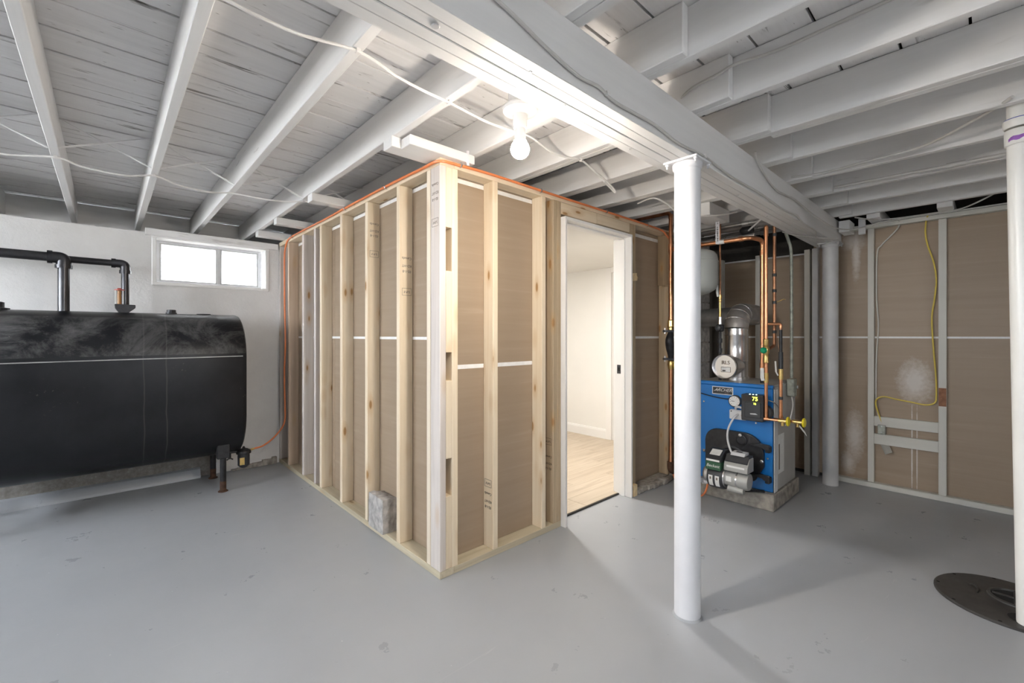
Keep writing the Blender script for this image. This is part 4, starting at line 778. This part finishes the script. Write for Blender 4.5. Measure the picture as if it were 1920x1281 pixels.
link('control_display', prism([(3.295, 0.4125), (3.385, 0.4125), (3.385, 0.432), (3.315, 0.432)], 1, 1.175, 1.270, 0.003), 'boiler_pale', pc); link('display_slot', box(3.335, 3.36, 1.205, 1.245, 0.4322, 0.4332), 'ink', pc); link('white_strip', box(3.2685, 3.2697, 1.165, 1.285, 0.330, 0.343), 'white_label', pc)
mt = link('motor', lathe([(0.052, 0), (0.054, -0.006), (0.054, -0.085), (0.060, -0.090), (0.062, -0.140), (0.056, -0.158), (0.0, -0.164)], (3.33, 1.308, 0.235), (0, 1, 0), 28), 'motor_grey', bu, True)
link('motor_flange', lathe([(0.082, 0), (0.082, 0.008)], (3.335, 1.302, 0.240), (0, 1, 0), 28), 'galv', mt, True); link('motor_plate', box(3.274, 3.277, 1.255, 1.292, 0.225, 0.262), 'white_label', mt); link('capacitor', cyl((3.305, 1.285, 0.170), (3.305, 1.180, 0.170), 0.024, 16), 'motor_grey', mt, True); link('motor_strap', lathe([(0.0565, 0), (0.0565, -0.012)], (3.33, 1.232, 0.235), (0, 1, 0), 28), 'galv', mt, True)
link('mount_foot', sweep(curve([(3.36, 1.30, 0.165), (3.40, 1.22, 0.145), (3.47, 1.16, 0.14), (3.52, 1.12, 0.135)], 5), 0.010, 6), 'iron', bu, True)
o = link('paper_sheet', prism([(3.40, 1.52), (3.515, 1.60), (3.575, 1.51), (3.46, 1.43)], 2, 0.1205, 0.122), 'white_label', None, base=(3.49, 1.51, 0.1205)); o.location.z = 0.1205; tag(o, 'white paper leaflet lying at the burner foot on slab', 'leaflet')

# ================================================================== FLUE
FC = (3.80, 1.415)
fu = thing('flue_pipe', 'round galvanised flue pipe rising from the boiler and bending to chimney', 'flue pipe', (*FC, ZTB))
link('riser', lathe([(0.094, 0), (0.094, 0.03), (0.088, 0.032), (0.088, 0.155), (0.0895, 0.157), (0.0895, 0.165), (0.088, 0.167), (0.088, 0.36), (0.0895, 0.362), (0.0895, 0.372), (0.087, 0.374), (0.087, 0.42)], (*FC, ZTB + 0.0005), seg=40), 'galv', fu, True)
el = []
for k in range(5):
    a = math.radians(k * 22.5); el.append((FC[0] + 0.13 * (1 - math.cos(a)), FC[1], 1.32 + 0.13 * math.sin(a)))
def gore(p):
    b = bmesh.new(); sweep(p, 0.0885, 32, b, True); return b
link('elbow', gore(el), 'galv_dull', fu, True)
for p, q in zip(el[1:4], el[2:5]):
    m = Vector(p); d = (Vector(q) - m).normalized(); link('elbow_seam', lathe([(0.0895, -0.002), (0.091, 0), (0.0895, 0.002)], m, d, 32), 'galv', fu, True)
link('horizontal_run', cyl((3.93, FC[1], 1.45), (4.19, FC[1], 1.45), 0.0875, 32), 'galv_dull', fu, True)
e2 = [(4.19 + 0.12 * math.sin(math.radians(a)), FC[1] + 0.12 * (1 - math.cos(math.radians(a))), 1.45) for a in (0, 22.5, 45, 67.5, 90)]; link('elbow', gore(e2), 'galv_dull', fu, True)
link('horizontal_run', cyl((4.31, FC[1] + 0.12, 1.45), (4.36, 1.955, 1.44), 0.0865, 32), 'galv_dull', fu, True)
DC = (3.62, 1.432, 1.022)
dm = link('damper_collar', sweep([(FC[0] - 0.03, FC[1], 1.025), (DC[0] + 0.03, DC[1] - 0.002, 1.022)], 0.080, 32), 'galv', fu, True)
b = lathe([(0.092, 0), (0.096, 0.004), (0.096, 0.052), (0.099, 0.056), (0.096, 0.060), (0.091, 0.056), (0.091, 0.030)], (DC[0] + 0.04, DC[1], DC[2]), (-1, 0.06, 0), 36); link('damper_rim', b, 'galv', fu, True)
dk = link('damper_disc', lathe([(0.089, 0), (0.089, 0.003), (0.0, 0.004)], (DC[0] + 0.008, DC[1] + 0.002, DC[2]), (-1, 0.06, 0), 36), 'galv', fu, True)
xd = DC[0] + 0.0005; text('damper_lettering', 'RLS', 0.042, (xd, 1.430, 1.052), (0, -1, 0), (0, 0, 1), 'ink_faint', dk)
link('damper_plate', box(xd - 0.0006, xd + 0.0004, 1.395, 1.463, 0.980, 1.016), 'white_label', dk); link('plate_border', box(xd - 0.0002, xd + 0.0016, 1.392, 1.466, 0.977, 1.019), 'ink_faint', dk); link('plate_print', box(xd - 0.0012, xd - 0.0007, 1.430, 1.455, 0.985, 0.994), 'ink', dk)
ch = thing('chimney', 'grey concrete block chimney face beyond the flue pipe', 'chimney', (4.37, 1.99, 0))
link('mortar_core', box(4.215, 4.525, 1.956, 2.036, 0, 2.2), 'concrete', ch)
for k in range(11):
    z0 = 0.004 + k * 0.2
    if k % 2: link('block', box(4.205, 4.363, 1.948, 2.034, z0, z0 + 0.19, 0.004), 'block', ch); link('block', box(4.373, 4.535, 1.948, 2.034, z0, z0 + 0.19, 0.004), 'block', ch)
    else: link('block', box(4.205, 4.535, 1.948, 2.034, z0, z0 + 0.19, 0.004), 'block', ch)

# ================================================================== COPPER PIPING
def fit(p0, p1, r, mat='copper', parent=None, name='fitting'): return link(name, cyl(p0, p1, r, 14), mat, parent, True)
RX, RY = 3.54, 1.85
r1 = thing('riser_pipe', 'copper heating riser with black circulator valves beside the partition stud', 'pipe', (RX, RY, 0.1))
link('pipe_run', sweep(rounded([(RX, 2.75, 2.318), (RX, RY, 2.318), (RX, RY, 2.0)], 0.05), 0.0165, 14), 'copper', r1, True); link('pipe_run', cyl((RX, RY, 2.0), (RX, RY, 1.36), 0.0165, 14), 'copper', r1, True)
link('pipe_run', cyl((RX, RY, 0.985), (RX, RY, 0.185), 0.0165, 14), 'copper', r1, True)
fit((RX, RY, 2.045), (RX, RY, 1.975), 0.0205, 'copper', r1); fit((RX, RY, 2.30), (RX, RY, 2.265), 0.0195, 'copper', r1)
fit((RX, RY, 1.43), (RX, RY, 1.40), 0.019, 'copper', r1); link('brass_union', lathe([(0.019, 1.405), (0.026, 1.395), (0.028, 1.345), (0.020, 1.335), (0.020, 1.318)], (RX, RY, 0), seg=8), 'brass', r1)
link('iron_elbow', sweep(rounded([(RX, RY, 0.195), (RX, RY, 0.115), (RX + 0.09, RY - 0.005, 0.105)], 0.06), 0.029, 16), 'iron_rust', r1, True); link('return_pipe', sweep(rounded([(RX + 0.09, RY - 0.005, 0.105), (3.73, 1.84, 0.155), (3.73, 1.632, 0.20)], 0.05), 0.022, 14), 'iron_rust', r1, True)
fit((RX, RY, 0.215), (RX, RY, 0.18), 0.020, 'copper', r1)
cp = thing('circulator', 'black cast iron circulator pump between flanges on copper riser', 'pump', (RX, RY, 1.06))
for zz in (1.305, 1.068): link('flange', prism([(RX + 0.736 * u_ + 0.677 * v_, RY - 0.677 * u_ + 0.736 * v_) for u_, v_ in ((-0.062, 0.02), (-0.045, 0.03), (0.045, 0.03), (0.062, 0.02), (0.062, -0.02), (0.045, -0.03), (-0.045, -0.03), (-0.062, -0.02))], 2, zz - 0.008, zz + 0.010), 'iron', cp)
link('volute', sweep(curve([(RX, RY, 1.297), (RX - 0.012, RY, 1.26), (RX - 0.022, RY, 1.22), (RX - 0.012, RY, 1.17), (RX, RY, 1.12), (RX, RY, 1.077)], 5), [0.020 + 0.016 * math.sin(math.pi * k / 25) for k in range(26)], 16), 'iron', cp, True)
link('pump_motor', lathe([(0.048, 0), (0.055, 0.02), (0.055, 0.10), (0.045, 0.115)], (RX + 0.005, RY - 0.025, 1.195), (0.75, -0.6, 0), 24), 'charcoal', cp, True); link('pump_terminal_box', box(RX + 0.05, RX + 0.12, RY - 0.13, RY - 0.06, 1.225, 1.272, 0.005), 'charcoal', cp)
for zz in (1.305, 1.068):
    for sx in (-1, 1): link('bolt', cyl((RX + sx * 0.037, RY - sx * 0.034, zz - 0.022), (RX + sx * 0.037, RY - sx * 0.034, zz + 0.026), 0.0055, 8), 'galv', cp)
vl = link('ball_valve', lathe([(0.019, 1.056), (0.025, 1.046), (0.027, 1.02), (0.023, 0.99), (0.019, 0.98)], (RX, RY, 0), seg=14), 'brass', r1, True); link('valve_handle', sweep([(RX - 0.01, RY - 0.028, 1.045), (RX - 0.008, RY - 0.036, 1.03), (RX - 0.006, RY - 0.038, 0.985)], 0.010, 8, flat=(0.004, 0.013)), 'valve_yellow', vl, True)
for (z0, z1, dx) in ((1.345, 1.42, 0.055), (1.045, 0.96, 0.06)):
    s_ = link('drain_valve', cyl((RX + 0.01, RY - 0.01, z0), (RX + dx, RY - 0.045, z0), 0.011, 10), 'brass', r1, True); link('valve_handle', sweep([(RX + dx, RY - 0.05, z0 - 0.004), (RX + dx + 0.006, RY - 0.056, (z0 + z1) / 2), (RX + dx + 0.012, RY - 0.058, z1)], 0.008, 8, flat=(0.003, 0.010)), 'valve_yellow', s_, True)
# supply main
sm_ = thing('supply_main', 'copper supply main crossing above the boiler and dropping into its top', 'pipe', (3.70, 1.187, ZTB))
link('pipe_run', sweep(rounded([(RX, RY - 0.018, 2.0), (RX, 1.215, 2.0), (3.70, 1.187, 2.0), (3.70, 1.187, 1.02)], 0.05), 0.0165, 14), 'copper', sm_, True)
for a, c in (((RX, RY - 0.02, 2.0), (RX, RY - 0.075, 2.0)), ((RX, 1.62, 2.0), (RX, 1.58, 2.0)), ((RX, 1.30, 2.0), (RX, 1.27, 2.0)), ((3.70, 1.187, 1.92), (3.70, 1.187, 1.88)), ((3.70, 1.187, 1.06), (3.70, 1.187, 1.0))): fit(a, c, 0.0205, 'copper', sm_)
link('iron_nipple', cyl((3.70, 1.187, 1.02), (3.70, 1.187, ZTB), 0.019, 14), 'iron', sm_, True); link('pipe_tag', cyl((RX, 1.46, 2.0), (RX, 1.405, 2.0), 0.0172, 14), 'white_label', sm_, True)
# expansion tank
ex = thing('expansion_tank', 'pale grey-green expansion tank hanging from the copper main behind column', 'tank', (RX, 1.632, 1.59))
link('tank_body', lathe([(0.0, 1.592), (0.05, 1.597), (0.10, 1.612), (0.14, 1.635), (0.158, 1.662), (0.164, 1.69), (0.164, 1.88), (0.158, 1.915), (0.14, 1.94), (0.10, 1.958), (0.04, 1.967), (0.015, 1.968)], (RX, 1.632, 0), seg=40), 'tank_grey', ex, True); link('body_seam', lathe([(0.1645, 1.862), (0.1665, 1.866), (0.1645, 1.870)], (RX, 1.632, 0), seg=40), 'tank_grey', ex, True)
link('nipple', cyl((RX, 1.632, 1.967), (RX, 1.632, 1.984), 0.012, 10), 'brass', ex, True)
# perforated hanger strap
o = thing('hanger_strap', 'perforated white metal strap hanging the copper main from joist', 'strap', (RX, 1.452, 2.0)); b = bmesh.new()
for dy in (-0.0105, 0.0105): box(RX - 0.0195, RX - 0.018, 1.452 + dy - 0.004, 1.452 + dy + 0.004, 1.985, 2.245, 0, b)
for k in range(18): box(RX - 0.0195, RX - 0.018, 1.4455, 1.4585, 1.985 + k * 0.015, 1.991 + k * 0.015, 0, b)
link('strap_band', b, 'steel_paint', o)
# make-up line with valve and backflow fitting
MX, MY = 3.68, 1.497
ml = thing('feed_pipe', 'thin copper feed line with brass pressure valve left of flue', 'pipe', (MX, MY, ZTB))
link('pipe_run', cyl((MX, MY, 2.19), (MX, MY, 1.52), 0.0085, 10), 'copper_dull', ml, True); link('pipe_run', cyl((MX, MY, 1.54), (MX, MY, 1.40), 0.0095, 10), 'brass', ml, True)
fit((MX, MY, 1.56), (MX, MY, 1.545), 0.013, 'brass', ml); vv_ = fit((MX, MY, 1.60), (MX, MY, 1.565), 0.014, 'brass', ml, 'shutoff_valve'); link('valve_handle', sweep([(MX - 0.02, MY + 0.008, 1.585), (MX - 0.028, MY + 0.012, 1.62), (MX - 0.028, MY + 0.014, 1.68)], 0.008, 8, flat=(0.003, 0.009)), 'white_label', vv_, True)
link('reducing_valve', box(MX - 0.028, MX + 0.028, MY - 0.026, MY + 0.026, 1.30, 1.36, 0.010), 'iron', ml); link('valve_bonnet', lathe([(0.022, 0), (0.022, 0.02), (0.012, 0.025)], (MX - 0.028, MY, 1.33), (-1, 0, 0), 16), 'charcoal', ml, True); fit((MX, MY, 1.42), (MX, MY, 1.36), 0.016, 'galv', ml)
link('iron_nipple', cyl((MX, MY, 1.30), (MX, MY, ZTB), 0.011, 12), 'iron', ml, True)
for zz in (1.21, 1.13, 1.06): fit((MX, MY, zz), (MX, MY, zz + 0.035), 0.017, 'charcoal', ml, 'coupling')
# domestic risers
CX, CY = 3.50, 1.100
hc_ = thing('tempering_pipe', 'copper riser with green-capped brass mixing valve in front of boiler', 'pipe', (CX, CY, 0.66))
link('pipe_run', cyl((CX, CY, 2.035), (CX, CY, 1.215), 0.0115, 12), 'copper', hc_, True); link('pipe_run', cyl((CX, CY, 1.11), (CX, CY, 0.66), 0.0115, 12), 'copper', hc_, True); fit((CX, CY, 2.05), (CX, CY, 1.985), 0.0150, 'copper', hc_); link('pipe_end', lathe([(0.0145, 0), (0.010, 0.012), (0, 0.014)], (CX, CY, 2.05), seg=12), 'copper', hc_, True)
link('mixing_valve', lathe([(0.012, 1.245), (0.018, 1.240), (0.018, 1.20), (0.014, 1.195), (0.022, 1.18), (0.022, 1.145), (0.014, 1.13), (0.018, 1.12), (0.018, 1.075), (0.012, 1.07)], (CX, CY, 0), seg=14), 'brass', hc_, True); link('green_cap', lathe([(0.022, 0.018), (0.022, 0.032), (0.016, 0.040), (0, 0.041)], (CX, CY, 1.162), (-0.9, 0.35, 0), 16), 'valve_green', hc_, True)
vb = fit((CX, CY, 1.0), (CX, CY, 0.93), 0.016, 'brass', hc_, 'ball_valve'); link('valve_handle', sweep([(CX - 0.022, CY + 0.012, 0.945), (CX - 0.030, CY + 0.016, 0.965), (CX - 0.030, CY + 0.017, 1.035)], 0.010, 8, flat=(0.0035, 0.0125)), 'white_label', vb, True)
zh = 0.668
link('pipe_run', cyl((CX, 1.245, zh), (CX, 1.01, zh), 0.0105, 12), 'copper', hc_, True); fit((CX, 1.118, zh), (CX, 1.082, zh), 0.0140, 'copper', hc_); link('pipe_run', sweep(rounded([(CX, 1.245, zh), (CX, 1.262, zh), (FX - 0.001, 1.262, zh - 0.01)], 0.01), 0.0105, 10), 'copper', hc_, True)
dv = fit((CX, 1.02, zh), (CX, 0.968, zh), 0.014, 'brass', hc_, 'drain_valve'); fit((CX, 0.995, zh), (CX, 0.995, zh - 0.035), 0.010, 'brass', dv, 'drain_spout')
link('valve_handle', lathe([(0.030, 0), (0.033, 0.004), (0.033, 0.010), (0.028, 0.014), (0.008, 0.012)], (CX, 0.967, zh), (0, -1, 0), 12), 'valve_yellow', dv, True)
DX, DY = 3.60, 1.076
cd = thing('cold_pipe', 'copper riser wrapped with black tape bands right of mixing valve', 'pipe', (DX, DY, 1.19))
link('pipe_run', sweep(rounded([(DX, DY, 2.25), (DX, DY, 1.195), (CX + 0.02, CY - 0.004, 1.165)], 0.02), 0.0115, 12), 'copper_dull', cd, True)
for zz in (1.995, 1.70, 1.585, 1.50, 1.285): fit((DX, DY, zz), (DX, DY, zz + 0.022), 0.0145, 'charcoal', cd, 'tape_band')
link('bonding_wire', sweep(curve([(DX, DY - 0.014, 1.512), (DX - 0.01, DY - 0.04, 1.520), (DX - 0.01, DY - 0.06, 1.53), (DX - 0.02, DY - 0.075, 1.527)], 4), 0.003, 6), 'brass', cd, True); link('bare_wire', sweep(curve([(DX + 0.002, DY - 0.012, 1.27), (DX + 0.01, DY - 0.025, 1.18), (DX + 0.01, DY - 0.04, 1.12)], 4), 0.002, 6), 'copper_dull', cd)
EX, EY = 3.55, 1.020
hp = thing('coil_pipe', 'black and copper drop pipe with white lever valve beside boiler edge', 'pipe', (EX, EY, 0.65))
link('pipe_run', sweep(rounded([(CX + 0.008, CY, 1.352), (EX, EY, 1.352), (EX, EY, 1.31)], 0.015), 0.0105, 12), 'copper', hp, True); link('black_pipe', cyl((EX, EY, 1.325), (EX, EY, 1.025), 0.0105, 12), 'iron', hp, True); link('insulation_sleeve', cyl((EX, EY, 1.15), (EX, EY, 1.03), 0.015, 12), 'charcoal', hp, True)
vb = fit((EX, EY, 1.03), (EX, EY, 0.955), 0.016, 'brass', hp, 'ball_valve'); link('valve_handle', sweep([(EX - 0.022, EY + 0.012, 0.985), (EX - 0.030, EY + 0.022, 1.01), (EX - 0.030, EY + 0.026, 1.085)], 0.010, 8, flat=(0.0035, 0.0125)), 'white_label', vb, True)
link('pipe_run', cyl((EX, EY, 0.96), (EX, EY, 0.665), 0.0115, 12), 'copper', hp, True); fit((EX, EY, 0.81), (EX, EY, 0.832), 0.0138, 'charcoal', hp, 'tape_band'); fit((EX, EY, 0.68), (EX, EY, 0.70), 0.0140, 'copper', hp)
link('pipe_run', cyl((EX, 1.066, 0.665), (EX, 0.93, 0.665), 0.0105, 12), 'copper', hp, True); dv = fit((EX, 0.945, 0.665), (EX, 0.886, 0.665), 0.014, 'brass', hp, 'drain_valve'); fit((EX, 0.915, 0.665), (EX, 0.915, 0.63), 0.010, 'brass', dv, 'drain_spout')
link('valve_handle', lathe([(0.030, 0), (0.033, 0.004), (0.033, 0.010), (0.028, 0.014), (0.008, 0.012)], (EX, 0.884, 0.665), (0, -1, 0), 12), 'valve_yellow', dv, True)
b = bmesh.new(); b.faces.new([b.verts.new(p) for p in ((EX - 0.01, 0.900, 0.648), (EX - 0.012, 0.905, 0.638), (EX - 0.03, 0.852, 0.578), (EX - 0.028, 0.862, 0.606))]); bmesh.ops.solidify(b, geom=list(b.faces), thickness=0.0008); link('paper_tag', b, 'white_label', dv)
# conduit and service switch box
cn = thing('service_conduit', 'mottled grey conduit dropping to a switch box on the boiler side', 'conduit', (3.90, 1.04, 0.80))
link('conduit_run', sweep(curve([(3.86, 1.075, 2.06), (3.88, 1.062, 2.0), (3.895, 1.048, 1.9), (3.895, 1.045, 1.5), (3.895, 1.045, 0.94)], 6), 0.0115, 12), 'conduit', cn, True); link('switch_box', box(3.862, 3.93, 1.018, 1.071, 0.80, 0.935, 0.005), 'conduit', cn); link('toggle', box(3.905, 3.92, 1.005, 1.018, 0.86, 0.885, 0.002), 'galv', cn)
link('whip_cable', sweep(curve([(3.88, 1.04, 0.80), (3.87, 1.03, 0.74), (3.86, 1.035, 0.68), (3.84, 1.045, 0.62), (3.80, 1.06, 0.585)], 6), 0.0045, 6), 'cable_white', cn, True)
o = link('control_wire', sweep(curve([(FX - 0.05, 1.094, 0.80), (FX - 0.03, 1.060, 0.785), (FX + 0.03, 1.050, 0.745), (FX + 0.12, 1.058, 0.69), (FX + 0.20, 1.062, 0.64)], 6), 0.004, 6), 'galv', None, True, base=(FX, 1.06, 0.64)); tag(o, 'thin grey wire from the black boiler control round the corner', 'wire')
# grey pipes and wires in the joist bay over the boiler
for (lab, x, y0, y1, z, r, m_) in (('thickest grey painted pipe under the joists over the boiler', 3.98, 1.10, 2.7, 2.19, 0.024, 'galv_dull'), ('slim grey painted pipe nearest the expansion tank under joists', 3.74, 1.08, 2.7, 2.16, 0.012, 'galv_dull'), ('dark grey pipe at the back of the joist bay over boiler', 4.22, 1.10, 2.7, 2.17, 0.018, 'cavity'), ('grey pipe high between the joists over the boiler flue', 4.36, 1.10, 2.7, 2.22, 0.020, 'galv_dull'), ('low grey pipe crossing just above the expansion tank', 3.72, 1.25, 2.03, 2.05, 0.017, 'galv_dull')):
    t = thing('service_pipe', lab, 'pipe', (x, y0, z), 'grey service pipes over the boiler'); link('pipe_run', cyl((x, y0, z), (x, y1, z), r, 12), m_, t, True)
    for k in range(2): fit((x, y0 + 0.22 + k * 0.45, z), (x, y0 + 0.27 + k * 0.45, z), r * 1.35, m_, t)
vt = thing('stop_valve', 'dark cast stop valve on the grey pipe over the boiler', 'valve', (3.87, 1.36, 2.10)); link('valve_body', lathe([(0.02, -0.05), (0.035, -0.03), (0.035, 0.03), (0.02, 0.05)], (3.87, 1.36, 2.13), (0, 1, 0), 12), 'iron', vt, True); link('valve_stem', cyl((3.87, 1.36, 2.13), (3.85, 1.36, 2.06), 0.009, 8), 'iron', vt, True); link('valve_wheel', lathe([(0.028, 0), (0.030, 0.006), (0.012, 0.010)], (3.85, 1.36, 2.055), (0, 0, 1), 10), 'iron', vt, True)
cable('white cable looping out from joists beside the white column top', [(2.86, 1.75, 2.235), (2.84, 1.62, 2.24), (2.90, 1.55, 2.20), (3.0, 1.52, 2.15), (3.12, 1.45, 2.135), (3.3, 1.36, 2.15), (3.5, 1.30, 2.20)], 0.0055, 'cable_white')
cable('white cable running down beside the beam to the stop valve', [(3.62, 1.10, 2.20), (3.70, 1.20, 2.16), (3.80, 1.30, 2.13), (3.86, 1.35, 2.12)], 0.007, 'cable_white')
